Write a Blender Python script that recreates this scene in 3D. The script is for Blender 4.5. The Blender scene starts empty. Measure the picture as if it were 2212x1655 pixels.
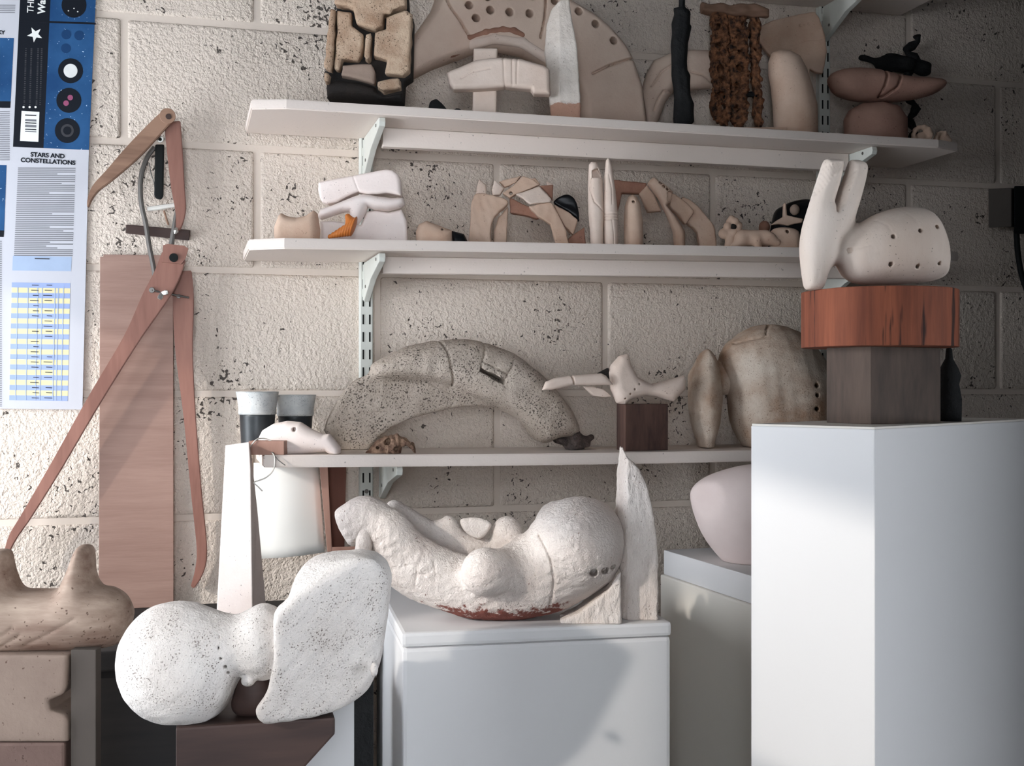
import bpy, bmesh, math, random
import numpy as np
from mathutils import Vector, Matrix

random.seed(7)
scene = bpy.context.scene
# ------------------------------------------------------------------ camera
FPX = 2576.0                       # focal length in pixels of the 2212 x 1655 frame
CX, CY = 1106.0, 827.5
YAW = math.radians(15.3)           # camera turned right of the wall's normal
SN, CS = math.sin(YAW), math.cos(YAW)
DW = 2.21                          # camera to back wall (wall plane is y = 0)
ZC = 1.45                          # eye height
cam_data = bpy.data.cameras.new('camera')
cam_data.sensor_width = 36.0
cam_data.lens = 36.0 * FPX / 2212.0
cam_data.clip_start = 0.02
cam = bpy.data.objects.new('camera', cam_data)
cam.location = (0, -DW, ZC)
cam.rotation_euler = (math.pi / 2, 0, -YAW)
scene.collection.objects.link(cam)
scene.camera = cam
# ------------------------------------------------------------------ light
world = bpy.data.worlds.new('sky'); scene.world = world; world.use_nodes = True
bg = world.node_tree.nodes['Background']
bg.inputs[0].default_value = (0.86, 0.92, 1.0, 1)
bg.inputs[1].default_value = 16.0
sun_d = bpy.data.lights.new('sun', 'SUN'); sun_d.energy = 2.3; sun_d.angle = math.radians(1.6)
sun_d.color = (1.0, 0.95, 0.88)
sun = bpy.data.objects.new('sun', sun_d); scene.collection.objects.link(sun)
sun.rotation_euler = Vector((2.2, 1.0, -0.95)).to_track_quat('-Z', 'Y').to_euler()
sun.location = (-3, -4, 3)
XL, XR, YF, HC = -0.95, 3.2, -3.6, 2.55      # room: left wall, right wall, front wall, ceiling
WINS = [('L', -0.80, -0.12, 0.75, 1.95), ('L', -1.44, -1.08, 1.42, 1.92), ('L', -1.88, -1.54, 1.64, 2.10), ('R', -3.55, -1.90, 0.40, 2.2), ('F', -0.93, -0.10, 0.50, 2.42)]   # wall side, range along it, z range; all but the first added for light
for side, ya, yb, za, zb in WINS:
    por_d = bpy.data.lights.new('window_portal', 'AREA'); por_d.shape = 'RECTANGLE'
    por_d.size = zb - za; por_d.size_y = yb - ya
    por_d.cycles.is_portal = True
    por = bpy.data.objects.new('window_portal', por_d); scene.collection.objects.link(por)
    m_ = (ya + yb) / 2
    por.location = {'L': (XL - 0.04, m_, (za + zb) / 2), 'R': (XR + 0.10, m_, (za + zb) / 2), 'F': (m_, YF - 0.10, (za + zb) / 2)}[side]
    por.rotation_euler = {'L': (0, -math.pi / 2, 0), 'R': (0, math.pi / 2, 0), 'F': (math.pi / 2, 0, math.pi)}[side]
    if side == 'F': por_d.size, por_d.size_y = por_d.size_y, por_d.size
vs = scene.view_settings
vs.view_transform = 'Standard'; vs.look = 'None'; vs.gamma = 1.0; vs.use_curve_mapping = False
vs.exposure = -0.36

# ------------------------------------------------------------------ coordinates
def c2w(x, Z, zr=0.0):
    """camera-plan position (x right, Z ahead) + height relative to the eye -> world"""
    return Vector((Z * SN + x * CS, -DW + Z * CS - x * SN, ZC + zr))
def W(px, py, Y):
    """world point where the view ray of a pixel meets the plane y = Y (parallel to the wall)"""
    u, v = (px - CX) / FPX, (CY - py) / FPX
    Z = (DW + Y) / (CS - u * SN)
    return c2w(u * Z, Z, v * Z)
class Fr:
    """local frame of a thing: x to the camera's right, y away from it, z up; origin on the thing's base"""
    def __init__(s, px0, base, Y=None, Z=None, ext=None, tilt=0.0, wall=False):
        u = (px0 - CX) / FPX
        s.Z = Z if Z is not None else (DW + Y) / (CS - u * SN)
        s.px0, s.s, s.tilt, s.ext = px0, s.Z / FPX, tilt, ext
        o = c2w(u * s.Z, s.Z)
        s.base = base(o.x) if callable(base) else base
        s.loc = Vector((o.x, o.y, ZC + s.base))
        s.py0 = CY - s.base / s.s
        s.rot = (0, -tilt, 0.0 if wall else -YAW); s.wall, s.Y = wall, Y
    def x(s, px): return (px - s.px0) * s.s
    def z(s, py): return (s.py0 - py) * s.s
    def p(s, px, py):
        if s.wall:
            w = W(px, py, s.Y); return (w.x - s.loc.x, w.z - s.loc.z)
        return (s.x(px), s.z(py))
    def p3(s, px, py, y): q = s.p(px, py); return (q[0], y, q[1])
    def pts(s, L):
        out = []
        for (px, py) in L:
            if s.ext and py > s.ext(px) - 7: py += 45
            out.append(s.p(px, py))
        return out
def tr(crop, L):
    ox, oy, k = crop
    return [(ox + a / k, oy + b / k) for a, b in L]
C4 = (680, 0, 3.687); C5 = (1200, 0, 4.254); C6 = (1620, 0, 3.7365); C7 = (500, 330, 4.096); C8 = (980, 330, 3.687)
D1 = (1520, 320, 3.1965); D2 = (460, 700, 4.096); D3 = (700, 700, 3.568); D4 = (1140, 680, 3.95); D5 = (1480, 600, 3.022)
D6 = (680, 1000, 2.836); D7 = (0, 1140, 3.2146); D8 = (220, 1140, 3.2132); E1 = (440, 900, 3.761); E3 = (1380, 980, 2.452)
PA = (0, 0, 3.598); PB = (0, 440, 3.598); E4 = (180, 220, 3.597)

# ------------------------------------------------------------------ object helpers
COL = scene.collection
def link(o, parent=None):
    COL.objects.link(o)
    if parent is not None: o.parent = parent
    return o
def tag(o, label=None, cat=None, group=None, kind=None):
    if label: o['label'] = label
    if cat: o['category'] = cat
    if group: o['group'] = group
    if kind: o['kind'] = kind
    return o
def thing(name, label, cat, fr=None, loc=None, rot=None, group=None):
    o = bpy.data.objects.new(name, None); link(o)
    o.empty_display_size = 0.05
    o.location = fr.loc if fr else (loc or (0, 0, 0))
    o.rotation_euler = fr.rot if fr else (rot or (0, 0, 0))
    return tag(o, label, cat, group)
def mobj(name, me, mat, parent=None, smooth=None):
    if isinstance(me, bmesh.types.BMesh):
        m = bpy.data.meshes.new(name); me.normal_update(); me.to_mesh(m); me.free(); me = m
    if mat is not None and not me.materials: me.materials.append(mat)
    if smooth is not None:
        me.polygons.foreach_set('use_smooth', [smooth] * len(me.polygons))
    o = bpy.data.objects.new(name, me)
    return link(o, parent)
def solo(o, fr, label, cat, group=None):
    o.location = fr.loc; o.rotation_euler = fr.rot
    return tag(o, label, cat, group)
def recenter(o):
    """put a world-space mesh's origin at its base"""
    me = o.data
    n = len(me.vertices); co = np.empty(n * 3, np.float32); me.vertices.foreach_get('co', co); co = co.reshape(-1, 3)
    c = (co.min(0) + co.max(0)) / 2; c[2] = co[:, 2].min()
    me.vertices.foreach_set('co', (co - c).ravel()); me.update(); o.location = o.location + Vector([float(a) for a in c])
    return o
def box_bm(lo, hi, bev=0.0, seg=2):
    bm = bmesh.new(); bmesh.ops.create_cube(bm, size=1)
    for v in bm.verts:
        v.co = Vector([(lo[i] + hi[i]) / 2 + v.co[i] * (hi[i] - lo[i]) for i in range(3)])
    if bev: bmesh.ops.bevel(bm, geom=bm.edges[:], offset=bev, segments=seg, affect='EDGES', profile=0.6)
    return bm
def prism_bm(bot, top, bev=0.0, seg=2):
    """solid between two matching loops of 3-D points"""
    bm = bmesh.new()
    a = [bm.verts.new(p) for p in bot]; b = [bm.verts.new(p) for p in top]; n = len(a)
    bm.faces.new(a); bm.faces.new(b)
    for i in range(n): bm.faces.new((a[i], a[(i + 1) % n], b[(i + 1) % n], b[i]))
    bmesh.ops.recalc_face_normals(bm, faces=bm.faces)
    if bev: bmesh.ops.bevel(bm, geom=bm.edges[:], offset=bev, segments=seg, affect='EDGES', profile=0.6)
    return bm
def foot_bm(foot, z0, z1, bev=0.0):
    return prism_bm([(p[0], p[1], z0) for p in foot], [(p[0], p[1], z1) for p in foot], bev)
def card_bm(pxs, Y, th):
    """thin flat sheet against the wall, outline given in pixels of plane Y"""
    a = [W(x, y, Y) for x, y in pxs]; b = [p + Vector((0, th, 0)) for p in a]
    return prism_bm(a, b)
def tube_bm(pts, rad, seg=8, flat=1.0, close=True):
    """swept tube; rad is a number or one per point"""
    P = [Vector(p) for p in pts]; n = len(P)
    R = rad if isinstance(rad, (list, tuple)) else [rad] * n
    bm = bmesh.new(); rings = []
    up = Vector((0, 1, 0))
    for i in range(n):
        t = (P[min(i + 1, n - 1)] - P[max(i - 1, 0)]).normalized()
        a = t.cross(up)
        if a.length < 1e-3: a = t.cross(Vector((1, 0, 0)))
        a.normalize(); b = a.cross(t).normalized()
        rings.append([bm.verts.new(P[i] + a * (R[i] * math.cos(2 * math.pi * k / seg)) + b * (R[i] * flat * math.sin(2 * math.pi * k / seg))) for k in range(seg)])
    for i in range(n - 1):
        for k in range(seg):
            bm.faces.new((rings[i][k], rings[i][(k + 1) % seg], rings[i + 1][(k + 1) % seg], rings[i + 1][k]))
    if close:
        bm.faces.new(rings[0]); bm.faces.new(rings[-1])
    bmesh.ops.recalc_face_normals(bm, faces=bm.faces)
    return bm
def lathe_bm(prof, seg=40, c=(0, 0, 0)):
    bm = bmesh.new(); rings = []
    for r, z in prof:
        rings.append([bm.verts.new((c[0] + r * math.cos(2 * math.pi * k / seg), c[1] + r * math.sin(2 * math.pi * k / seg), c[2] + z)) for k in range(seg)])
    for i in range(len(rings) - 1):
        for k in range(seg):
            bm.faces.new((rings[i][k], rings[i][(k + 1) % seg], rings[i + 1][(k + 1) % seg], rings[i + 1][k]))
    bm.faces.new(rings[0]); bm.faces.new(rings[-1])
    bmesh.ops.recalc_face_normals(bm, faces=bm.faces)
    return bm
def cr(P, n=6, closed=True):
    """Catmull-Rom through 2-D/3-D points"""
    P = [np.array(p, float) for p in P]; m = len(P); out = []
    for i in range(m if closed else m - 1):
        g = (lambda j: P[j % m]) if closed else (lambda j: P[max(0, min(m - 1, j))])
        p0, p1, p2, p3 = g(i - 1), g(i), g(i + 1), g(i + 2)
        for k in range(n):
            t = k / n
            out.append(0.5 * ((2 * p1) + (-p0 + p2) * t + (2 * p0 - 5 * p1 + 4 * p2 - p3) * t * t + (-p0 + 3 * p1 - 3 * p2 + p3) * t ** 3))
    if not closed: out.append(P[-1])
    return [tuple(float(c) for c in p) for p in out]

# ------------------------------------------------------------------ sculpting: signed fields meshed by surface nets
class S:
    def __init__(s, f, lo, hi): s.f, s.lo, s.hi = f, np.array(lo, float), np.array(hi, float)
def poly2d(X, Z, P):
    P = np.array(P, float); d = np.full(np.broadcast(X, Z).shape, 1e9, np.float32); inside = np.zeros(d.shape, bool)
    for i in range(len(P)):
        ax, az = P[i - 1]; bx, bz = P[i]
        ex, ez = bx - ax, bz - az; L = ex * ex + ez * ez
        if L < 1e-14: continue
        wx, wz = X - ax, Z - az
        t = np.clip((wx * ex + wz * ez) / L, 0, 1)
        d = np.minimum(d, (wx - ex * t) ** 2 + (wz - ez * t) ** 2)
        c = ((az > Z) != (bz > Z))
        with np.errstate(all='ignore'):
            xi = ax + (Z - az) * (ex / (ez if abs(ez) > 1e-12 else 1e-12))
        inside ^= (c & (X < xi))
    d = np.sqrt(d)
    return np.where(inside, -d, d)
def bb(P): 
    a = np.array(P, float); return a.min(0), a.max(0)
def pillow(P, T, R, y0=0.0, sm=5):
    """outline inflated to half-thickness T, edges rounded over R"""
    Q = cr(P, sm) if sm else P
    lo, hi = bb(Q)
    def f(X, Y, Z):
        d = poly2d(X, Z, Q)
        hh = float(X[1, 0, 0] - X[0, 0, 0]); b = d[:, 0, :].copy()       # soften the medial ridge
        for _ in range(int(min(260, (0.35 * R / hh) ** 2 * 2))):
            b[1:-1, :] = 0.25 * b[:-2, :] + 0.5 * b[1:-1, :] + 0.25 * b[2:, :]
            b[:, 1:-1] = 0.25 * b[:, :-2] + 0.5 * b[:, 1:-1] + 0.25 * b[:, 2:]
        w = np.clip(-d / (0.7 * R), 0, 1); w = w * w * (3 - 2 * w)
        d = d * (1 - w) + b[:, None, :] * w
        e = np.maximum(0, 1 + d / R)
        return (np.sqrt(((Y - y0) / T) ** 2 + e * e) - 1) * min(T, R)
    return S(f, (lo[0], y0 - T, lo[1]), (hi[0], y0 + T, hi[1]))
def plate(P, half, rnd, y0=0.0, sm=0, slx=0.0, slz=0.0):
    """outline extruded to a flat piece with rounded rim; slx, slz tilt it in depth"""
    Q = cr(P, sm) if sm else P
    lo, hi = bb(Q); cx, cz = (lo + hi) / 2
    def f(X, Y, Z):
        d = poly2d(X, Z, Q) + rnd
        e = np.abs(Y - y0 - slx * (X - cx) - slz * (Z - cz)) - half + rnd
        return np.minimum(np.maximum(d, e), 0) + np.sqrt(np.maximum(d, 0) ** 2 + np.maximum(e, 0) ** 2) - rnd
    w = abs(slx) * (hi[0] - lo[0]) / 2 + abs(slz) * (hi[1] - lo[1]) / 2 + half
    return S(f, (lo[0], y0 - w, lo[1]), (hi[0], y0 + w, hi[1]))
def ell(c, r, rot=None):
    r = np.array(r, float); M = np.array(rot.inverted()) if rot is not None else None
    def f(X, Y, Z):
        x, y, z = X - c[0], Y - c[1], Z - c[2]
        if M is not None:
            x, y, z = (M[i][0] * x + M[i][1] * y + M[i][2] * z for i in range(3))
        k0 = np.sqrt((x / r[0]) ** 2 + (y / r[1]) ** 2 + (z / r[2]) ** 2)
        return (k0 - 1) * float(r.min())
    m = r if M is None else np.full(3, r.max())
    return S(f, np.array(c) - m, np.array(c) + m)
def caps(a, b, ra, rb):
    a = np.array(a, float); b = np.array(b, float); e = b - a; L = float(e @ e) + 1e-12
    def f(X, Y, Z):
        t = np.clip(((X - a[0]) * e[0] + (Y - a[1]) * e[1] + (Z - a[2]) * e[2]) / L, 0, 1)
        return np.sqrt((X - a[0] - e[0] * t) ** 2 + (Y - a[1] - e[1] * t) ** 2 + (Z - a[2] - e[2] * t) ** 2) - (ra + (rb - ra) * t)
    m = max(ra, rb)
    return S(f, np.minimum(a, b) - m, np.maximum(a, b) + m)
def un(A, B, k=0.0):
    def f(X, Y, Z):
        a, b = A.f(X, Y, Z), B.f(X, Y, Z)
        if k <= 0: return np.minimum(a, b)
        h = np.maximum(k - np.abs(a - b), 0) / k
        return np.minimum(a, b) - h * h * k / 4
    return S(f, np.minimum(A.lo, B.lo), np.maximum(A.hi, B.hi))
def uns(L, k=0.0):
    A = L[0]
    for B in L[1:]: A = un(A, B, k)
    return A
def sub(A, B, k=0.0):
    def f(X, Y, Z):
        a, b = A.f(X, Y, Z), -B.f(X, Y, Z)
        if k <= 0: return np.maximum(a, b)
        h = np.maximum(k - np.abs(a - b), 0) / k
        return np.maximum(a, b) + h * h * k / 4
    return S(f, A.lo, A.hi)
def halfspace(A, n, p, k=0.0):
    """keep the side of the plane through p that n points away from"""
    n = np.array(n, float); n /= np.linalg.norm(n)
    def f(X, Y, Z):
        a = A.f(X, Y, Z); b = (X - p[0]) * n[0] + (Y - p[1]) * n[1] + (Z - p[2]) * n[2]
        if k <= 0: return np.maximum(a, b)
        h = np.maximum(k - np.abs(a - b), 0) / k
        return np.maximum(a, b) + h * h * k / 4
    return S(f, A.lo, A.hi)
def holes(A, L, yback):
    """round holes bored from the front down to depth yback; L = (x, z, r)"""
    def f(X, Y, Z):
        a = A.f(X, Y, Z)
        for (x, z, r) in L:
            a = np.maximum(a, -np.maximum(np.sqrt((X - x) ** 2 + (Z - z) ** 2) - r, Y - yback))
        return a
    return S(f, A.lo, A.hi)
def groove(A, P, w, dep, front=True, ymax=0.0):
    """line cut into the front"""
    def f(X, Y, Z):
        d = np.full(np.broadcast(X, Z).shape, 1e9, np.float32)
        for i in range(1, len(P)):
            ax, az = P[i - 1]; ex, ez = P[i][0] - ax, P[i][1] - az; L = ex * ex + ez * ez + 1e-12
            t = np.clip(((X - ax) * ex + (Z - az) * ez) / L, 0, 1)
            d = np.minimum(d, np.sqrt((X - ax - ex * t) ** 2 + (Z - az - ez * t) ** 2))
        g = dep * np.exp(-(d / w) ** 2)
        return A.f(X, Y, Z) + (np.where(Y < ymax, g, 0) if front else g)
    return S(f, A.lo, A.hi)
def rough(A, amp, freq, seed=0, terms=7):
    rs = np.random.RandomState(seed); K = rs.normal(size=(terms, 3)); K /= np.linalg.norm(K, axis=1)[:, None]
    K *= freq * rs.uniform(0.6, 1.7, (terms, 1)); ph = rs.uniform(0, 6.28, terms)
    def f(X, Y, Z):
        n = 0
        for k, p in zip(K, ph): n = n + np.sin(X * k[0] + Y * k[1] + Z * k[2] + p)
        return A.f(X, Y, Z) + amp * n / terms * 1.6
    return S(f, A.lo - amp, A.hi + amp)
def flat0(A, z=0.0): 
    B = halfspace(A, (0, 0, -1), (0, 0, z)); B.lo = np.array([A.lo[0], A.lo[1], max(A.lo[2], z)]); return B
def nets(A, h, name='sculpt'):
    lo = A.lo - 2.5 * h; hi = A.hi + 2.5 * h
    n = np.maximum(4, np.ceil((hi - lo) / h).astype(int) + 1)
    X = (lo[0] + np.arange(n[0]) * h).astype(np.float32)[:, None, None]
    Y = (lo[1] + np.arange(n[1]) * h).astype(np.float32)[None, :, None]
    Z = (lo[2] + np.arange(n[2]) * h).astype(np.float32)[None, None, :]
    v = np.ascontiguousarray(np.broadcast_to(A.f(X, Y, Z), tuple(n))).astype(np.float32)
    s = v < 0
    cs = [(i, j, k) for i in (0, 1) for j in (0, 1) for k in (0, 1)]
    sl = lambda a, c: a[c[0]:n[0] - 1 + c[0], c[1]:n[1] - 1 + c[1], c[2]:n[2] - 1 + c[2]]
    cnt = sum(sl(s, c).astype(np.int8) for c in cs)
    act = (cnt > 0) & (cnt < 8)
    idx = np.argwhere(act); ids = np.full(act.shape, -1, np.int32); ids[act] = np.arange(len(idx))
    V = {c: v[idx[:, 0] + c[0], idx[:, 1] + c[1], idx[:, 2] + c[2]] for c in cs}
    acc = np.zeros((len(idx), 3), np.float64); num = np.zeros(len(idx))
    for a in cs:
        for ax in range(3):
            if a[ax]: continue
            b = list(a); b[ax] = 1; b = tuple(b)
            va, vb = V[a], V[b]; m = (va < 0) != (vb < 0)
            t = np.where(m, va / np.where(m, va - vb, 1), 0)
            p = np.array(a, float)[None, :].repeat(len(idx), 0); p[:, ax] += t
            acc += np.where(m[:, None], p, 0); num += m
    co = lo + (idx + acc / num[:, None]) * h
    quads = []
    for ax in range(3):
        o1, o2 = (ax + 1) % 3, (ax + 2) % 3
        a = [slice(1, n[i] - 1) for i in range(3)]; b = list(a)
        a[ax] = slice(0, n[ax] - 1); b[ax] = slice(1, n[ax])
        sa, sb = s[tuple(a)], s[tuple(b)]
        e = np.argwhere(sa != sb)
        if not len(e): continue
        fl = sa[tuple(e.T)]
        e[:, o1] += 1; e[:, o2] += 1
        def cell(d1, d2):
            q = e.copy(); q[:, o1] += d1; q[:, o2] += d2
            return ids[tuple(q.T)]
        q = np.stack([cell(-1, -1), cell(0, -1), cell(0, 0), cell(-1, 0)], 1)
        q[~fl] = q[~fl][:, ::-1]
        quads.append(q)
    q = np.concatenate(quads); q = q[(q >= 0).all(1)]
    me = bpy.data.meshes.new(name)
    me.vertices.add(len(co)); me.vertices.foreach_set('co', co.astype(np.float32).ravel())
    me.loops.add(len(q) * 4); me.loops.foreach_set('vertex_index', q.astype(np.int32).ravel())
    me.polygons.add(len(q)); me.polygons.foreach_set('loop_start', np.arange(len(q), dtype=np.int32) * 4)
    me.polygons.foreach_set('loop_total', np.full(len(q), 4, np.int32))
    me.polygons.foreach_set('use_smooth', np.ones(len(q), bool))
    me.update(calc_edges=True); me.validate()
    return me
def sculpt(name, A, h, mat, parent=None):
    return mobj(name, nets(A, h, name), mat, parent)

# ------------------------------------------------------------------ materials
def lin(c): return tuple((x / 255 / 12.92) if x <= 10 else ((x / 255 + 0.055) / 1.055) ** 2.4 for x in c)
class NT:
    def __init__(s, name):
        s.m = bpy.data.materials.new(name); s.m.use_nodes = True; s.t = s.m.node_tree
        s.b = s.t.nodes['Principled BSDF']
        s.b.inputs['Specular IOR Level'].default_value = 0.3
    def n(s, typ, **kw):
        x = s.t.nodes.new(typ)
        for k, v in kw.items():
            if k in x.inputs: s.set(x.inputs[k], v)
            else: setattr(x, k, v)
        return x
    def set(s, i, v):
        if isinstance(v, bpy.types.NodeSocket): s.t.links.new(v, i)
        else: i.default_value = v
    def coord(s, world=False, scale=(1, 1, 1)):
        o = s.n('ShaderNodeNewGeometry').outputs['Position'] if world else s.n('ShaderNodeTexCoord').outputs['Object']
        if scale != (1, 1, 1):
            o = s.n('ShaderNodeMapping', Vector=o, Scale=scale).outputs[0]
        return o
    def noise(s, co, sc, det=4, rough=0.55, dist=0.0):
        return s.n('ShaderNodeTexNoise', Vector=co, Scale=sc, Detail=det, Roughness=rough, Distortion=dist).outputs['Fac']
    def ramp(s, v, a, b, ca=0.0, cb=1.0):
        x = s.n('ShaderNodeMapRange', Value=v); x.inputs[1].default_value = a; x.inputs[2].default_value = b
        x.inputs[3].default_value = ca; x.inputs[4].default_value = cb
        return x.outputs[0]
    def mix(s, f, a, b):
        x = s.n('ShaderNodeMix', data_type='RGBA')
        s.set(x.inputs[0], f)
        for i, c in ((6, a), (7, b)):
            s.set(x.inputs[i], c if isinstance(c, bpy.types.NodeSocket) else (*c[:3], 1))
        return x.outputs[2]
    def math(s, op, a, b=0.0, c=None):
        x = s.n('ShaderNodeMath', operation=op); s.set(x.inputs[0], a); s.set(x.inputs[1], b)
        return x.outputs[0]
    def bump(s, h, st, dist=0.002, nrm=None):
        x = s.n('ShaderNodeBump', Height=h, Strength=st, Distance=dist)
        if nrm is not None: s.set(x.inputs['Normal'], nrm)
        return x.outputs[0]
    def done(s, col=None, rough=0.8, nrm=None):
        if col is not None: s.set(s.b.inputs['Base Color'], col if isinstance(col, bpy.types.NodeSocket) else (*col[:3], 1))
        s.set(s.b.inputs['Roughness'], rough)
        if nrm is not None: s.set(s.b.inputs['Normal'], nrm)
        return s.m
def clay(name, c1, c2, mott=9.0, speck=0.0, speckc=(70, 58, 50), speck_sc=260.0, bump=0.5, bsc=220.0, bdist=0.0015, rough=0.85, stain=None, grain=None):
    """fired clay / stone / plaster: mottled colour, dark pits, grainy relief"""
    t = NT(name); co = t.coord()
    if grain: co2 = t.coord(scale=grain)
    else: co2 = co
    col = t.mix(t.ramp(t.noise(co2, mott, 5, 0.6), 0.35, 0.65), lin(c1), lin(c2))
    h = t.noise(co2, bsc, 4, 0.65)
    if stain:                                   # bare body colour showing through, patchy with its own shape
        (z0, z1, sc, amt) = stain
        z = t.n('ShaderNodeSeparateXYZ', Vector=co).outputs[2]
        m = t.math('ADD', t.ramp(z, z0, z1, 1.0, 0.0), t.ramp(t.noise(co, 60, 5, 0.75), 0.3, 0.7, -amt, amt))
        col = t.mix(t.ramp(m, 0.45, 0.62), col, lin(sc))
    if speck > 0:
        a = t.noise(co, speck_sc * 1.7, 2, 0.5); b = t.noise(co, speck_sc * 0.12, 3, 0.6)
        k = t.math('ADD', a, t.math('MULTIPLY', t.math('SUBTRACT', b, 0.5), 0.35))
        th = 0.735 - 0.09 * speck
        m = t.ramp(k, th, th + 0.05)
        col = t.mix(t.math('MULTIPLY', m, 0.8), col, lin(speckc))
        h = t.math('SUBTRACT', h, t.math('MULTIPLY', m, 0.8))
    return t.done(col, rough, t.bump(h, bump, bdist))
def wood(name, c1, c2, axis='Z', sc=14.0, stretch=0.08, rough=0.6, bump=0.15, dark=None, world=False):
    t = NT(name); k = {'X': (stretch, 1, 1), 'Y': (1, stretch, 1), 'Z': (1, 1, stretch)}[axis]
    co = t.coord(world, k)
    a = t.noise(co, sc, 5, 0.6, 0.6); b = t.noise(co, sc * 7, 3, 0.6)
    f = t.math('ADD', t.math('MULTIPLY', a, 0.75), t.math('MULTIPLY', b, 0.25))
    col = t.mix(t.ramp(f, 0.38, 0.62), lin(c1), lin(c2))
    if dark:
        col = t.mix(t.ramp(t.noise(co, sc * 2.1, 4, 0.6), 0.57, 0.63), col, lin(dark))
    return t.done(col, rough, t.bump(b, bump, 0.001))
def paint(name, c, rough=0.55, var=0.05, bump=0.05, sc=60.0, dirt=0.0):
    t = NT(name); co = t.coord()
    c1 = lin(c); c2 = tuple(x * (1 - var) for x in c1)
    col = t.mix(t.noise(co, 5, 4), c1, c2)
    if dirt: col = t.mix(t.ramp(t.noise(co, 150, 2), 0.71, 0.75, 0, dirt), col, lin((90, 80, 72)))
    return t.done(col, rough, t.bump(t.noise(co, sc, 3), bump, 0.001))
def plain(name, c, rough=0.6, metal=0.0):
    t = NT(name); t.b.inputs['Metallic'].default_value = metal
    t.b.inputs['Specular IOR Level'].default_value = 0.12
    co = t.coord(); c1 = lin(c)
    return t.done(t.mix(t.noise(co, 30, 3), tuple(x * 0.9 for x in c1), tuple(x * 1.08 for x in c1)), rough)

# ------------------------------------------------------------------ materials used
def block_mat(name, pits, joints=False):
    t = NT(name); co = t.coord(True)
    base = t.mix(t.ramp(t.noise(co, 3.0, 4, 0.6), 0.3, 0.7), lin((218, 204, 190)), lin((206, 192, 179)))
    h = t.math('ADD', t.math('MULTIPLY', t.noise(co, 110, 3, 0.6), 0.9), t.math('MULTIPLY', t.noise(co, 260, 2, 0.5), 0.35))
    if joints:
        return t.done(base, 0.8, t.bump(t.noise(co, 60, 3), 0.25, 0.002))
    a = t.noise(co, 118, 2, 0.5, 0.8); b = t.noise(co, 6, 4, 0.75)
    k = t.math('ADD', a, t.math('MULTIPLY', t.math('SUBTRACT', b, 0.5), 0.85))
    m = t.ramp(k, 0.715 - pits, 0.74 - pits)
    col = t.mix(t.math('MULTIPLY', m, 0.9), base, lin((40, 33, 30)))
    h = t.math('SUBTRACT', h, t.math('MULTIPLY', m, 1.3))
    return t.done(col, 0.85, t.bump(h, 1.0, 0.0055))
M = {}
M['block'] = block_mat('painted_concrete_block', 0.0)
M['block2'] = block_mat('painted_concrete_block_pitted', 0.022)
M['joint'] = block_mat('painted_mortar', 0, True)
M['room'] = paint('room_paint_grey', (46, 46, 46), 0.9)
M['floor'] = paint('concrete_floor', (104, 100, 96), 0.85)
M['shelf'] = paint('white_shelf_paint', (228, 215, 205), 0.5, 0.06, 0.25, 220, 0.5)
M['metal_white'] = plain('white_enamelled_steel', (205, 206, 198), 0.45)
M['slot'] = plain('dark_slot', (34, 34, 32), 0.9)
M['ped'] = paint('white_pedestal_paint', (222, 220, 219), 0.55, 0.04, 0.12, 90)
M['ped_warm'] = paint('off_white_pedestal_paint', (226, 220, 210), 0.6, 0.06, 0.1, 70)
M['crack'] = plain('joint_line', (70, 64, 60), 0.9)
M['hard'] = wood('hardboard', (158, 128, 115), (142, 112, 100), 'X', 34, 0.07, 0.6, 0.3)
M['pinkwood'] = wood('pinkish_wood', (152, 108, 94), (126, 86, 74), 'Z', 16, 0.12, 0.55, 0.1)
M['oldwood'] = wood('aged_brown_wood', (150, 118, 98), (112, 84, 68), 'X', 16, 0.15, 0.7, 0.2)
M['darkwood'] = wood('dark_stained_wood', (74, 56, 50), (50, 38, 36), 'X', 10, 0.1, 0.6, 0.2)
M['benchdark'] = wood('blackened_wood', (44, 40, 38), (30, 28, 28), 'X', 10, 0.1, 0.8, 0.2)
M['black'] = plain('black_rubber', (26, 28, 28), 0.6)
M['steel'] = plain('grey_steel', (112, 108, 104), 0.4, 0.6)
M['bright'] = plain('bright_steel', (190, 188, 182), 0.3, 0.7)
M['charred'] = clay('charred_wood', (30, 30, 30), (18, 19, 20), 20, 0, bump=0.8, bsc=80, bdist=0.004, rough=0.8)
M['stone_tan'] = clay('tan_stone', (196, 172, 148), (158, 128, 104), 22, 0.9, (62, 44, 34), 230, 0.8, 160, 0.003)
M['stone_dark'] = clay('soot_black_stone', (44, 38, 34), (28, 26, 26), 18, 0, bump=0.7)
M['pale'] = clay('pale_bisque', (226, 208, 194), (212, 190, 174), 10, 0.15, (120, 92, 78), 200, 0.35, 170)
M['pale_warm'] = clay('warm_bisque', (208, 182, 162), (188, 156, 134), 10, 0.2, (110, 84, 70), 200, 0.35, 150)
M['white_clay'] = clay('white_slip_clay', (216, 210, 205), (200, 192, 186), 9, 0.95, (112, 98, 92), 300, 0.8, 230, 0.0024)
M['white_smooth'] = clay('smooth_white_bisque', (236, 224, 218), (224, 208, 200), 9, 0.1, bump=0.2)
M['torso'] = clay('rough_white_slip_over_red_clay', (226, 216, 208), (208, 194, 185), 12, 0.1, (150, 100, 86), 190, 1.0, 190, 0.0035, stain=(0.002, 0.042, (122, 72, 62), 0.45))
M['blade'] = clay('scored_white_slip', (232, 222, 214), (208, 194, 184), 18, 0.3, (140, 112, 98), 200, 1.0, 110, 0.005, grain=(1, 1, 0.45))
M['arch_grey'] = clay('grey_pitted_stoneware', (198, 184, 170), (172, 158, 144), 10, 1.35, (66, 58, 52), 190, 1.0, 150, 0.004)
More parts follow.
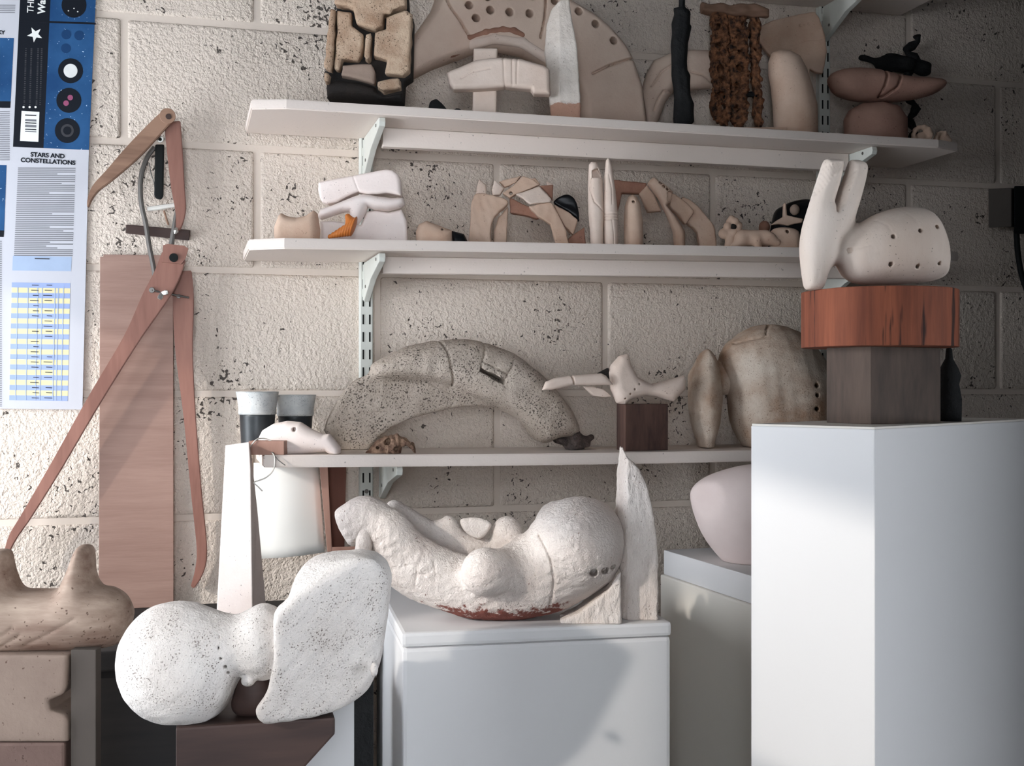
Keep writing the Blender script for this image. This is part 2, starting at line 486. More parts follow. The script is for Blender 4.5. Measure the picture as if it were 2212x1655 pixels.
M['arch_top'] = clay('peach_bisque_rust_edge', (218, 196, 178), (204, 178, 160), 8, 0.1, bump=0.3)
M['rustclay'] = clay('rust_orange_clay', (164, 122, 102), (142, 102, 86), 14, 0.3, bump=0.4)
M['vessel'] = clay('toasted_stoneware', (208, 194, 178), (156, 124, 100), 9, 0.8, (110, 78, 58), 330, 0.7, 230, 0.002)
M['finger'] = clay('carved_pale_clay', (230, 216, 204), (206, 186, 170), 7, 0.1, bump=0.5, bsc=90, grain=(1, 1, 0.35))
M['disc'] = wood('red_brown_timber', (154, 88, 62), (116, 64, 46), 'Z', 26, 0.08, 0.75, 0.25, (58, 36, 30))
M['column'] = wood('weathered_dark_timber', (96, 80, 70), (72, 60, 53), 'Z', 18, 0.2, 0.7, 0.25)
M['rust'] = clay('burnt_orange_crust', (146, 98, 68), (44, 33, 28), 85, 0.4, (24, 18, 16), 150, 1.0, 120, 0.004)
M['marble'] = clay('veined_brown_stone', (192, 170, 152), (126, 100, 86), 16, 0.5, (96, 70, 58), 110, 0.6, 60, 0.002, grain=(0.3, 1, 1.5))
M['pillar'] = clay('tan_sandstone', (156, 136, 122), (136, 116, 104), 6, 0.7, (92, 66, 54), 90, 0.5, 120)
M['pillar2'] = clay('brown_sandstone', (130, 106, 96), (112, 90, 82), 6, 0.4, (80, 60, 52), 90, 0.5, 120)
M['slate'] = plain('shade_grey_board', (94, 86, 80), 0.8)  # dark tone stands in for the pillar's shaded side
M['rubble'] = clay('crumbled_dark_stoneware', (104, 90, 84), (60, 52, 50), 60, 0.6, (30, 26, 24), 150, 1.0, 120, 0.005)
M['terra'] = clay('dull_terracotta', (174, 138, 122), (148, 112, 98), 8, 0.3, (96, 66, 56), 160, 0.5, 120)
M['sheet'] = paint('white_card', (228, 226, 220), 0.7, 0.04, 0.02)
M['housing'] = plain('grey_plastic', (112, 104, 98), 0.6)
M['pebble'] = clay('smooth_pink_plaster', (222, 206, 200), (212, 194, 188), 6, 0, bump=0.12)
M['orange'] = clay('orange_shell', (204, 124, 58), (176, 96, 40), 30, 0, bump=0.3, rough=0.45)
M['redpanel'] = wood('red_brown_board', (128, 84, 70), (110, 70, 58), 'Z', 8, 0.2, 0.7, 0.1)
M['frame'] = wood('pink_brown_batten', (176, 138, 122), (150, 112, 98), 'Z', 14, 0.12, 0.6, 0.1)
M['cup_dark'] = clay('dark_glaze', (50, 54, 56), (38, 40, 42), 30, 0, bump=0.1, rough=0.35)
M['cup_rim'] = clay('speckled_grey_glaze', (206, 206, 202), (176, 178, 178), 30, 0.9, (96, 100, 104), 300, 0.2, rough=0.5)
M['skull'] = clay('brown_bone', (158, 128, 106), (76, 52, 42), 60, 0.6, (40, 26, 20), 200, 1.0, 150, 0.003)
M['string'] = plain('white_string', (222, 218, 210), 0.9)
M['glossblack'] = plain('glossy_black_glaze', (22, 22, 24), 0.25)
M['paper'] = paint('poster_paper', (190, 190, 196), 0.6, 0.02, 0.02)
M['p_black'] = plain('printed_black', (18, 22, 30), 0.5)
M['p_text'] = plain('printed_grey_text', (118, 118, 122), 0.7)
M['p_dkblue'] = plain('printed_dark_blue', (24, 58, 98), 0.5)
M['p_pale'] = plain('printed_pale_blue', (160, 176, 200), 0.6)
M['p_band'] = plain('printed_periwinkle', (150, 166, 206), 0.6)
M['p_yel'] = plain('printed_cream_yellow', (222, 210, 164), 0.6)
M['p_white'] = plain('printed_white', (228, 228, 224), 0.6)
M['p_pink'] = plain('printed_pink_cloud', (150, 80, 110), 0.6)
M['p_ring'] = plain('printed_dim_ring', (62, 62, 66), 0.6)
def blue_print():
    t = NT('printed_sky_blue'); co = t.coord(True)
    c = t.mix(t.ramp(t.noise(co, 14, 4), 0.35, 0.7), lin((27, 64, 106)), lin((44, 86, 130)))
    c = t.mix(t.ramp(t.noise(co, 260, 1), 0.74, 0.78), c, lin((190, 210, 230)))
    t.b.inputs['Specular IOR Level'].default_value = 0.12
    return t.done(c, 0.6)
M['p_blue'] = blue_print()
def face_print():
    t = NT('printed_moon_white'); co = t.coord(True)
    return t.done(t.mix(t.noise(co, 80, 3), lin((226, 226, 222)), lin((206, 206, 204))), 0.6)
M['p_moon'] = face_print()

# ------------------------------------------------------------------ the room
def struct(name, bm, mat, smooth=None):
    o = mobj(name, bm, mat, None, smooth); o['kind'] = 'structure'; return o
struct('floor', box_bm((XL - 0.3, YF - 0.2, -0.1), (XR + 0.2, 0.2, 0.0)), M['floor'])
struct('ceiling', box_bm((XL - 0.3, YF - 0.2, HC), (XR + 0.2, 0.2, HC + 0.1)), M['room'])
def pierced(name, x0, x1, side):
    """side wall with its window openings"""
    W_ = [w for w in WINS if w[0] == side]; W_.sort(key=lambda w: w[1])
    boxes = []; y = YF
    for _, ya, yb, za, zb in W_:
        boxes += [((x0, y, 0), (x1, ya, HC)), ((x0, ya, 0), (x1, yb, za)), ((x0, ya, zb), (x1, yb, HC))]; y = yb
    boxes.append(((x0, y, 0), (x1, 0.2, HC)))
    bm = bmesh.new()
    for lo, hi in boxes:
        b2 = box_bm(lo, hi); me = bpy.data.meshes.new('t'); b2.to_mesh(me); b2.free(); bm.from_mesh(me); bpy.data.meshes.remove(me)
    return struct(name, bm, M['room'])
pierced('wall_left', XL - 0.08, XL, 'L')  # two smaller openings added to place the sun patches
pierced('wall_right', XR, XR + 0.2, 'R')  # opening added to light the pedestals from the front
def front_wall():
    _, xa, xb, za, zb = [w for w in WINS if w[0] == 'F'][0]; bm = bmesh.new(); y0, y1 = YF - 0.2, YF
    for lo, hi in (((XL - 0.2, y0, 0), (xa, y1, HC)), ((xb, y0, 0), (XR + 0.2, y1, HC)), ((xa, y0, 0), (xb, y1, za)), ((xa, y0, zb), (xb, y1, HC))):
        b2 = box_bm(lo, hi); me = bpy.data.meshes.new('t'); b2.to_mesh(me); b2.free(); bm.from_mesh(me); bpy.data.meshes.remove(me)
    return struct('wall_front', bm, M['room'])
front_wall()
struct('added_partition', box_bm((0.02, -2.62, 0.0), (1.25, -2.50, HC)), M['room'])  # unseen, added to keep light from behind the camera off the right end
struct('added_alcove_wall', box_bm((1.95, -1.60, 0.0), (2.10, 0.0, HC)), M['room'])  # unseen, added to shut side light off the back wall
for i, (side, ya, yb, za, zb) in enumerate(WINS):
    if side == 'F':  # added opening behind the camera, brightens the back wall
        win = struct('window_%d' % (i + 1), box_bm((ya, YF - 0.18, za), (yb, YF + 0.03, za + 0.025), 0.003), M['ped']); continue
    xa, xb = (XL - 0.075, XL + 0.03) if side == 'L' else (XR - 0.03, XR + 0.19)
    xf = XL - 0.07 if side == 'L' else XR + 0.13
    win = bpy.data.objects.new('window_%d' % (i + 1), None); link(win); win['kind'] = 'structure'; win.location = ((xa + xb) / 2, (ya + yb) / 2, za)
    def wl(name, lo, hi):
        o = mobj(name, box_bm(lo, hi, 0.004), M['ped'], win); o.matrix_parent_inverse = Matrix.Translation(-win.location); return o
    wl('window_sill', (xa, ya, za - 0.001), (xb, yb, za + 0.025))
    for a, b in ((ya, ya + 0.03), (yb - 0.03, yb)):
        wl('window_frame', (xf, a, za + 0.025), (xf + 0.04, b, zb))
    wl('window_frame', (xf, ya + 0.03, zb - 0.03), (xf + 0.04, yb - 0.03, zb))
# back wall: mortar sheet with every concrete block standing proud of it
wall = struct('wall_back', box_bm((XL, 0.0032, 0.0), (XR, 0.2, HC)), M['joint'])
CH, BL, JT = 0.2225, 0.45, 0.010
zb0 = ZC - 0.019 - 7 * CH
def block_me(L):
    bm = box_bm((0, 0.0, 0), (L, 0.05, CH - JT), 0.0075, 3)
    m = bpy.data.meshes.new('block'); bm.to_mesh(m); bm.free()
    m.polygons.foreach_set('use_smooth', [True] * len(m.polygons)); return m
cache = {}
rb = random.Random(3)
for c in range(0, 12):
    z = zb0 + c * CH
    if z < -0.15: continue
    off = 0.125 if (c % 2 == 0) else -0.105     # parity: course just above the eye-level joint is c = 7
    x = off - 3 * BL
    while x < XR:
        a, b = max(x + JT / 2, XL), min(x + BL - JT / 2, XR)
        if b - a > 0.03 and z + CH > 0.05 and z + CH < HC + 0.1:
            L = round(b - a, 4); k = (L, rb.random() < 0.5)
            if k not in cache:
                cache[k] = block_me(L); cache[k].materials.append(M['block'] if k[1] else M['block2'])
            o = bpy.data.objects.new('concrete_block', cache[k]); link(o, wall)
            o.location = (a, rb.uniform(-0.0012, 0.0008), max(z + JT / 2, 0.0))
        x += BL

# ------------------------------------------------------------------ shelving
S1U, S1T = 0.452, 0.0165
S2T = 0.018
SH_D = 0.215
TILT2 = math.atan((0.2385 - 0.2202) / 1.344)
def s1top(X): return S1U + S1T
def s2top(X): return 0.2206 + (X - 0.107) * math.tan(TILT2) + S2T
def s3top(X):
    t = (X - 0.13) / 1.15
    return -0.1185 - 0.0035 * t - 0.0035 * math.sin(math.pi * max(0, min(1, t)))
def edge1(px): return 215 + (px - 540) * 0.0584
def edge2(px): return 513 + (px - 540) * 0.0211
def shelf_board(name, label, x0, x1, ztop, th, chamf, bow=None):
    """white board; ztop is a function of X; front corners clipped"""
    n = 24; bm = bmesh.new(); T = []; B = []
    xs = [x0 + (x1 - x0) * i / n for i in range(n + 1)]
    rows = []
    for i, x in enumerate(xs):
        yf = -SH_D
        d = min(x - x0, x1 - x)
        if d < chamf: yf = -SH_D + (chamf - d)
        z = ZC + ztop(x)
        rows.append([bm.verts.new((x, -0.004, z)), bm.verts.new((x, yf, z)), bm.verts.new((x, yf, z - th)), bm.verts.new((x, -0.004, z - th))])
    for i in range(n):
        for k in range(4):
            bm.faces.new((rows[i][k], rows[i][(k + 1) % 4], rows[i + 1][(k + 1) % 4], rows[i + 1][k]))
    bm.faces.new(rows[0]); bm.faces.new(rows[-1])
    bmesh.ops.recalc_face_normals(bm, faces=bm.faces)
    bmesh.ops.bevel(bm, geom=[e for e in bm.edges if e.calc_face_angle(0) > 0.7], offset=0.002, segments=2, affect='EDGES')
    return bm
def shelf(label, x0, x1, ztop, th, chamf=0.02, batten=None):
    t = thing('shelf', label, 'shelf', loc=((x0 + x1) / 2, -0.1, ZC + ztop((x0 + x1) / 2) - th))
    inv = Matrix.Translation(-t.location)
    o = mobj('shelf_board', shelf_board('shelf_board', label, x0, x1, ztop, th, chamf), M['shelf'], t); o.matrix_parent_inverse = inv
    if batten:
        a, b, hgt = batten
        za, zb = ZC + ztop(a) - th, ZC + ztop(b) - th
        P = lambda y: [(a, y, za - 0.0003), (b, y, zb - 0.0003), (b, y, zb - hgt), (a, y, za - hgt)]
        o = mobj('stiffening_batten', prism_bm(P(-0.118), P(-0.098), 0.0015), M['shelf'], t); o.matrix_parent_inverse = inv
    return t
BX0, BX1 = 0.322, 1.268
shelf('white painted shelf carrying the perforated arch and black post', 0.104, 1.452, s1top, S1T, 0.018, (BX0 + 0.014, BX1 - 0.0075, 0.034))
shelf('white painted shelf carrying the shard arches and standing tusks', 0.100, 1.462, s2top, S2T, 0.03, (BX0 + 0.014, BX1 - 0.0075, 0.030))
shelf('sagging white shelf carrying the grey stone arch and dark cups', 0.123, 1.235, s3top, 0.0205, 0.004)
shelf('white shelf above the fan-shaped blade, seen from beneath', 1.05, 1.452, lambda X: 0.79, 0.0165, 0.018)
def bracket(label, X, zu, twist=0.0):
    t = thing('shelf_bracket', label, 'bracket', loc=(X, -0.003, ZC + zu - 0.075))
    w = 0.0055
    prof = [(-0.014, -0.0005), (-0.196, -0.0005), (-0.199, -0.008), (-0.196, -0.015), (-0.10, -0.036), (-0.014, -0.072)]
    P = lambda x: [(x, y + 0.003, 0.075 + z) for y, z in prof]
    arm = mobj('bracket_arm', prism_bm(P(-w), P(w), 0.0012), M['metal_white'], t)
    mobj('wall_hook', box_bm((-0.007, -0.0135, 0.006), (0.007, -0.0100, 0.072), 0.001), M['metal_white'], t)
    for y, z in ((-0.165, -0.008), (-0.04, -0.045)):
        mobj('screw', prism_bm([(-w - 0.001, y + 0.003 + 0.003 * math.cos(k * math.pi / 4), 0.075 + z + 0.003 * math.sin(k * math.pi / 4)) for k in range(8)],
                               [(-w + 0.001, y + 0.003 + 0.003 * math.cos(k * math.pi / 4), 0.075 + z + 0.003 * math.sin(k * math.pi / 4)) for k in range(8)]), M['steel'], arm)
    return t
bracket('white steel bracket holding the shelf beneath the block relief', BX0, S1U)
bracket('white steel bracket holding the shelf beneath the stacked boat form', BX1, S1U)
bracket('white steel bracket holding the shelf beneath the pale slab sculpture', BX0, s2top(BX0) - S2T - 0.0022)
bracket('white steel bracket holding the shelf behind the pronged egg sculpture', BX1, s2top(BX1) - S2T - 0.0022)
bracket('white steel bracket holding the sagging shelf near the bird skull', BX0 + 0.03, s3top(BX0) - 0.0215)
bracket('white steel bracket of the highest shelf above the fan-shaped blade', BX1, 0.79 - 0.0165)
def upright(label, X, z0, z1):
    t = thing('slotted_upright', label, 'upright', loc=(X, -0.003, ZC + z0))
    h = z1 - z0; w = 0.0125
    foot = [(-w, 0.0028), (-w, -0.010), (-w + 0.002, -0.012), (w - 0.002, -0.012), (w, -0.010), (w, 0.0028)]
    ch = mobj('channel', foot_bm(foot, 0, h), M['metal_white'], t)
    for zz in (0.06, h * 0.5, h - 0.06):
        mobj('fixing_screw', prism_bm([(0.0042 * math.cos(k * math.pi / 5), -0.012, zz + 0.0042 * math.sin(k * math.pi / 5)) for k in range(10)], [(0.0042 * math.cos(k * math.pi / 5), -0.0132, zz + 0.0042 * math.sin(k * math.pi / 5)) for k in range(10)]), M['steel'], t)
    sm = box_bm((-0.0015, -0.0006, -0.009), (0.0015, 0.0006, 0.009)); me = bpy.data.meshes.new('slot'); sm.to_mesh(me); sm.free(); me.materials.append(M['slot'])
    z = 0.02
    while z < h - 0.02:
        for sx in (-0.006, 0.006):
            o = bpy.data.objects.new('slot', me); link(o, ch); o.location = (sx, -0.0121, z)
        z += 0.0325
    return t
upright('white twin-slot steel upright behind the grey stone arch', BX0, -0.26, 0.86)
upright('white twin-slot steel upright behind the pronged egg sculpture', BX1, -0.26, 0.86)

# ------------------------------------------------------------------ poster on the wall
po = thing('poster', 'blue and white star chart poster headed stars and constellations', 'poster', loc=W(90, 885, -0.004))
pinv = Matrix.Translation(-po.location)
def pp(name, bm, mat):
    o = mobj(name, bm, mat, po); o.matrix_parent_inverse = pinv; return o
PY = -0.0055
def quad(name, pxs, mat, lay=1): return pp(name, card_bm(pxs, PY - 0.0004 * lay, 0.0004), mat)
pp('sheet', card_bm([(-190, -60), (210, -60), (192, 324), (178, 885), (-200, 880)], PY, 0.0025), M['paper'])
quad('black_column', [(46, -60), (112, -60), (94, 320), (28, 317)], M['p_black'])
quad('blue_panel', [(112, -60), (209.5, -60), (192, 324), (94, 320)], M['p_blue'])
quad('divider_line', [(43, 43), (207, 49), (207, 53), (43, 47)], M['p_black'], 2)
def under(o, parent): o.parent = parent; o.matrix_parent_inverse = Matrix.Identity(4); return o
def disc(name, cx, cy, r, mat, lay, k=28, sx=1.0):
    return quad(name, [(cx + r * sx * math.cos(2 * math.pi * i / k), cy - r * math.sin(2 * math.pi * i / k)) for i in range(k)], mat, lay)
DD = [disc('dark_disc', cx, cy, 27, M['p_black'], 2) for cx, cy in tr(PA, [(575, 40), (548, 550), (535, 780), (523, 1015)])]
for cx, cy in tr(PA, [(515, 268), (615, 275), (512, 375)]): disc('faint_disc', cx, cy, 10.5, M['p_dkblue'], 2)
cx, cy = tr(PA, [(548, 550)])[0]; under(disc('white_moon', cx, cy, 15, M['p_moon'], 3), DD[1])
for dx, dy in ((3, -6), (-6, 6)):
    cx, cy = tr(PA, [(535, 780)])[0]; under(disc('pink_nebula', cx + dx, cy + dy, 6, M['p_pink'], 3, 12), DD[2])
cx, cy = tr(PA, [(523, 1015)])[0]; under(disc('dim_ring', cx, cy, 14, M['p_ring'], 3), DD[3]); under(disc('ring_centre', cx, cy, 9, M['p_black'], 4), DD[3])
for a, b in ((0, 12), (8, 19), (-12, 17)): cx, cy = tr(PA, [(575, 40)])[0]; under(disc('star_dot', cx + a, cy + b - 5, 1.6, M['p_white'], 3, 6), DD[0])
cx, cy = tr(PA, [(272, 268)])[0]
quad('white_star', [(cx + (17 if i % 2 == 0 else 7) * math.sin(math.pi * i / 5 + 3.3), cy - (17 if i % 2 == 0 else 7) * math.cos(math.pi * i / 5 + 3.3)) for i in range(10)], M['p_white'], 2)
bcl = quad('barcode_label', tr(PA, [(168, 862), (306, 870), (298, 1102), (155, 1095)]), M['p_white'], 2)
for i, (y, hh) in enumerate(((890, 8), (925, 16), (950, 8), (968, 20), (1000, 8), (1018, 6))):
    under(quad('barcode_bar', tr(PA, [(196, y), (282, y + 4), (282, y + 4 + hh), (194, y + hh)]), M['p_text'] if i % 2 else M['p_black'], 3), bcl)
def strips(name, L, mat, lay=1):
    bm = bmesh.new()
    for (x0, y0, x1, y1, hh) in L:
        q = [W(x0, y0, PY - 0.0004 * lay), W(x1, y1, PY - 0.0004 * lay), W(x1, y1 + hh, PY - 0.0004 * lay), W(x0, y0 + hh, PY - 0.0004 * lay)]
        bm.faces.new([bm.verts.new(p) for p in q])
    bmesh.ops.recalc_face_normals(bm, faces=bm.faces)
    o = pp(name, bm, mat); o['kind'] = 'stuff'; return o
rt = random.Random(5)
L = []; y = 362.0
while y < 552:
    f = (y - 362) / 190
    x0, x1 = 39 - 9 * f, 163 - 6 * f
    L.append((x0, y, x1 - (rt.random() < 0.12) * rt.uniform(20, 60), y + 0.5, 2.2)); y += 4.1
strips('text_lines', L, M['p_text'])
L = [(x, y0, x - 4 + 2.6, y0, 1.0) for x in () for y0 in ()]
bmv = []
for cx in (195, 238, 290, 318):
    y = 375
    while y < 825:
        a = tr(PA, [(cx - (y - 375) * 0.03, y), (cx + 13 - (y - 375) * 0.03, y)])
        bmv.append((a[0][0], a[0][1], a[1][0], a[1][1], rt.uniform(1.2, 3.0))); y += 15
strips('column_text', bmv, M['p_ring'], 2)
for cx in (183, 230, 276): a = tr(PA, [(cx, 832)])[0]; disc('bullet_dot', a[0], a[1], 2.4, M['p_white'], 2, 8)
L = []
for y0 in list(range(10, 30, 4)): L.append((-120, y0, 34 - y0 * .06, y0 + 0.5, 1.6))
for y0 in list(range(240, 345, 4)): L.append((-120, y0, 21, y0 + 0.5, 1.6))
for y0 in list(range(520, 880, 4)): L.append((-120, y0, 4, y0 + 0.5, 1.6))
strips('side_text_lines', L, M['p_text'])
quad('side_blue_picture', [(-120, 80), (30, 82), (23, 219), (-120, 217)], M['p_blue'])
quad('side_black_caption', [(-120, 218), (23, 219), (22, 233), (-120, 231)], M['p_black'])
quad('side_blue_picture', [(-120, 355), (14, 357), (9, 498), (-120, 496)], M['p_blue'])
quad('side_black_caption', [(-120, 497), (9, 498), (8, 512), (-120, 510)], M['p_black'])
quad('key_table', tr(PB, [(100, 405), (558, 412), (552, 525), (95, 520)]), M['p_pale'])
n = 23; x0, x1 = 92, 546
for i in range(n):
    ya = 612 + (1528 - 612) * i / n; yb = 612 + (1528 - 612) * (i + 1) / n; k = (x0 - 20 * i / n, x1 - 20 * i / n)
    quad('table_band', tr(PB, [(k[0], ya), (k[1], ya + 6), (k[1] - 1, yb + 6), (k[0] - 1, yb)]), M['p_band'] if i % 2 == 0 else M['p_yel'])
L = []
for cx in (135, 215, 290, 325, 425, 450, 490):
    for i in range(1, n):
        ya = 612 + (1528 - 612) * i / n
        a = tr(PB, [(cx - 20 * i / n, ya), (cx + 7 - 20 * i / n, ya)]); L.append((a[0][0], a[0][1], a[1][0], a[1][1], 11))
strips('table_columns', L, M['p_pale'], 2)
L = []
for i in range(n):
    ya = 622 + (1528 - 612) * i / n
    for cx in (240, 345): 
        if rt.random() < 0.8: a = tr(PB, [(cx + rt.uniform(-10, 20), ya + 8), (cx + 60, ya + 10)]); L.append((a[0][0], a[0][1], a[1][0], a[1][1], 1.6))
a = tr(PB, [(270, 422), (385, 425)]); L.append((a[0][0], a[0][1], a[1][0], a[1][1], 2.4))
strips('table_entries', L, M['p_ring'], 3)
def text(s, px, py, size_px, mat, rotz=0.0, bold=0.02, lay=2, align='CENTER'):
    cu = bpy.data.curves.new('lettering', 'FONT'); cu.body = s; cu.align_x = align; cu.align_y = 'CENTER'
    cu.size = 1.0; cu.offset = bold; cu.extrude = 0.0
    o = bpy.data.objects.new('tmp', cu); link(o)
    dg = bpy.context.evaluated_depsgraph_get(); me = bpy.data.meshes.new_from_object(o.evaluated_get(dg))
    bpy.data.objects.remove(o); bpy.data.curves.remove(cu)
    c = W(px, py, PY - 0.0004 * lay); sc = size_px * (W(px + 1, py, PY) - W(px, py, PY)).length
    Rm = Matrix.Translation(c) @ Matrix.Rotation(math.pi / 2, 4, 'X') @ Matrix.Rotation(rotz, 4, 'Z') @ Matrix.Scale(sc, 4)
    me.transform(Rm); me.name = 'lettering'
    return pp('lettering', me, mat)
text('STARS AND', 103, 336, 14.0, M['p_black'], -0.01, 0.035)
text('CONSTELLATIONS', 104, 349, 14.0, M['p_black'], -0.01, 0.035)
text('SKY', 0, 70, 12, M['p_black'], 0, 0.05); text('SKY', -13, 344, 12, M['p_black'], 0, 0.05)
text('THE', 66, 28, 20, M['p_white'], math.pi / 2 - 0.04, 0.01, 2, 'LEFT')
text('Wall', 90, 30, 22, M['p_white'], math.pi / 2 - 0.04, 0.03, 2, 'LEFT')

# ------------------------------------------------------------------ board and tools on the wall
bd = [(215, 553), (222, 553), (222, 548), (374, 550), (375, 1322), (213, 1322)]
a = [W(x, y, -0.022) for x, y in bd]
for p in a:
    k = (a[4].z - p.z) / (a[0].z - a[4].z); p.y += 0.012 * (-k)      # leans back against the wall
BENCH = -0.395
zmin = ZC + BENCH
for p in a:
    if p.z < zmin + 0.02: p.z = zmin + 0.0005
b = [p + Vector((0, 0.006, 0)) for p in a]
tag(recenter(mobj('hardboard_panel', prism_bm(a, b, 0.0008), M['hard'])), 'tall brown hardboard panel leaning on the wall behind the calipers', 'panel')
def ribbon(pxw, Y, th):
    """flat tapering wooden leg: list of (px, py, width px); Y may vary along it"""
    P = cr([(x, y, w) for x, y, w in pxw], 6, False); n = len(P); A = []; B = []
    for i, (x, y, w) in enumerate(P):
        dx, dy = P[min(i + 1, n - 1)][0] - P[max(i - 1, 0)][0], P[min(i + 1, n - 1)][1] - P[max(i - 1, 0)][1]
        L = math.hypot(dx, dy); nx, ny = -dy / L * w / 2, dx / L * w / 2
        yy = Y[0] + (Y[1] - Y[0]) * i / (n - 1) if isinstance(Y, tuple) else Y
        A.append(W(x + nx, y + ny, yy)); B.append(W(x - nx, y - ny, yy))
    bm = bmesh.new(); d = Vector((0, th, 0)); R = []
    for p, q in zip(A, B): R.append([bm.verts.new(v) for v in (p, q, q + d, p + d)])
    for i in range(n - 1):
        for k in range(4): bm.faces.new((R[i][k], R[i][(k + 1) % 4], R[i + 1][(k + 1) % 4], R[i + 1][k]))
    bm.faces.new(R[0]); bm.faces.new(R[-1]); bmesh.ops.recalc_face_normals(bm, faces=bm.faces)
    bmesh.ops.bevel(bm, geom=[e for e in bm.edges if e.calc_face_angle(0) > 0.8], offset=0.0015, segments=2, affect='EDGES')
    return bm
def wthing(name, label, cat, px, py, Y, group=None):
    t = thing(name, label, cat, loc=W(px, py, Y), group=group); inv = Matrix.Translation(-t.location)
    def add(n, bm, mat, smooth=None):
        o = mobj(n, bm, mat, t, smooth); o.matrix_parent_inverse = inv; return o
    return t, add
def puck(px, py, Y, r, th, k=18):
    c = W(px, py, Y); return prism_bm([(c.x + r * math.cos(2 * math.pi * i / k), c.y, c.z + r * math.sin(2 * math.pi * i / k)) for i in range(k)],
                                      [(c.x + r * math.cos(2 * math.pi * i / k), c.y - th, c.z + r * math.sin(2 * math.pi * i / k)) for i in range(k)], 0.0006)
t, add = wthing('wooden_caliper', 'large pinkish wooden caliper with long bowed legs and a wing nut', 'caliper', 300, 1200, -0.075)
add('leg', ribbon([(394, 585, 40), (396, 650, 46), (398, 760, 38), (410, 900, 27), (424, 1060, 24), (436, 1180, 23), (432, 1230, 20), (416, 1270, 9)], (-0.040, -0.022), 0.012), M['pinkwood'])
add('leg', ribbon([(376, 552, 54), (358, 600, 56), (330, 650, 52), (282, 735, 34), (205, 862, 30), (120, 1010, 26), (60, 1110, 22), (28, 1160, 18), (12, 1200, 10)], (-0.058, -0.050), 0.013), M['pinkwood'])
add('head_plate', card_bm([(352, 530), (362, 527), (382, 529), (398, 531), (407, 537), (400, 560), (392, 570), (350, 566)], -0.064, 0.008), M['pinkwood'])
add('pivot_bolt', puck(375, 557, -0.064, 0.0075, 0.004), M['black'])
add('screw', puck(328, 627, -0.058, 0.005, 0.003, 10), M['steel']); add('screw', puck(386, 640, -0.040, 0.004, 0.003, 10), M['steel'])
add('threaded_rod', tube_bm([W(328, 627, -0.060), W(350, 632, -0.054), W(408, 643, -0.043)], 0.0018, 6), M['steel'])
for dx, dy, rz in ((-4, 8, 0.5), (8, -2, -0.3)):
    add('wing_nut', tube_bm([W(350, 634, -0.060), W(350 + dx, 634 + dy, -0.063), W(350 + dx * 1.6, 634 + dy * 1.5, -0.065)], [0.0035, 0.0045, 0.003], 8, 0.4), M['bright'])
t, add = wthing('wooden_caliper', 'small brown wooden caliper hanging from its round pivot above the wood block', 'caliper', 362, 480, -0.05)
add('leg', ribbon([(372, 262, 36), (378, 330, 34), (384, 400, 30), (390, 450, 24), (388, 480, 16), (384, 497, 9)], -0.038, 0.010), M['pinkwood'])
add('leg', ribbon([(363, 249, 30), (340, 272, 34), (290, 325, 36), (240, 375, 26), (208, 405, 18), (194, 430, 10), (190, 448, 4)], -0.050, 0.011), M['oldwood'])
pv = add('pivot', puck(362, 251, -0.050, 0.0135, 0.003, 24), M['oldwood']); under(add('pivot_pin', puck(364, 252, -0.053, 0.005, 0.0015, 14), M['darkwood']), pv)
add('metal_tip', tube_bm([W(381, 494, -0.040), W(380, 500, -0.044), W(378, 505, -0.044)], [0.003, 0.0045, 0.002], 8), M['bright'])
t, add = wthing('handled_tool', 'black handled tool hanging from a screw between the caliper legs', 'tool', 343, 432, -0.03)
add('handle', prism_bm([W(x, y, -0.030) for x, y in ((335, 312), (355, 312), (353, 425), (348, 432), (338, 430), (333, 424))], [W(x, y, -0.017) for x, y in ((335, 312), (355, 312), (353, 425), (348, 432), (338, 430), (333, 424))], 0.003), M['black'])
es = add('eye_screw', puck(346, 301, -0.030, 0.0062, 0.003, 16), M['bright']); under(add('eye_hole', puck(346, 301, -0.033, 0.003, 0.0006, 10), M['slot']), es)
add('hanger', tube_bm([W(346, 301, -0.030), W(345, 303, 0.003)], 0.003, 8), M['steel'])
add('wire', tube_bm([W(x, y, -0.02) for x, y in ((322, 352), (326, 375), (332, 392), (334, 405))], 0.0009, 5), M['steel'])
t, add = wthing('steel_caliper', 'grey steel bow caliper with a curved leg hooked behind the wooden caliper', 'caliper', 330, 600, -0.03)
add('curved_leg', tube_bm([W(x, y, -0.025) for x, y in cr([(334, 318), (318, 340), (306, 375), (303, 410), (306, 445), (315, 485), (322, 530), (330, 570), (336, 605)], 4, False)], 0.0042, 8, 0.6), M['steel'])
add('straight_leg', tube_bm([W(x, y, -0.030) for x, y in ((382, 448), (376, 490), (370, 528))], [0.0022, 0.004, 0.0045], 8, 0.5), M['steel'])
add('spur', tube_bm([W(x, y, -0.020) for x, y in ((354, 455), (360, 475), (364, 486))], 0.0018, 6), M['oldwood'])
bmw = prism_bm([W(x, y, -0.018) for x, y in ((272, 485), (411, 497), (408, 520), (271, 504))], [W(x, y, -0.001) for x, y in ((272, 485), (411, 497), (408, 520), (271, 504))], 0.0015)
tag(recenter(mobj('wood_block', bmw, M['darkwood'])), 'short dark wooden rail screwed to the wall behind the steel caliper', 'rail')
tag(recenter(mobj('peg', tube_bm([W(x, y, -0.022) for x, y in ((318, 452), (345, 448), (378, 443), (392, 441))], [0.004, 0.0045, 0.004, 0.004], 8), M['string'])), 'pale wooden peg lying across under the black handle', 'peg')

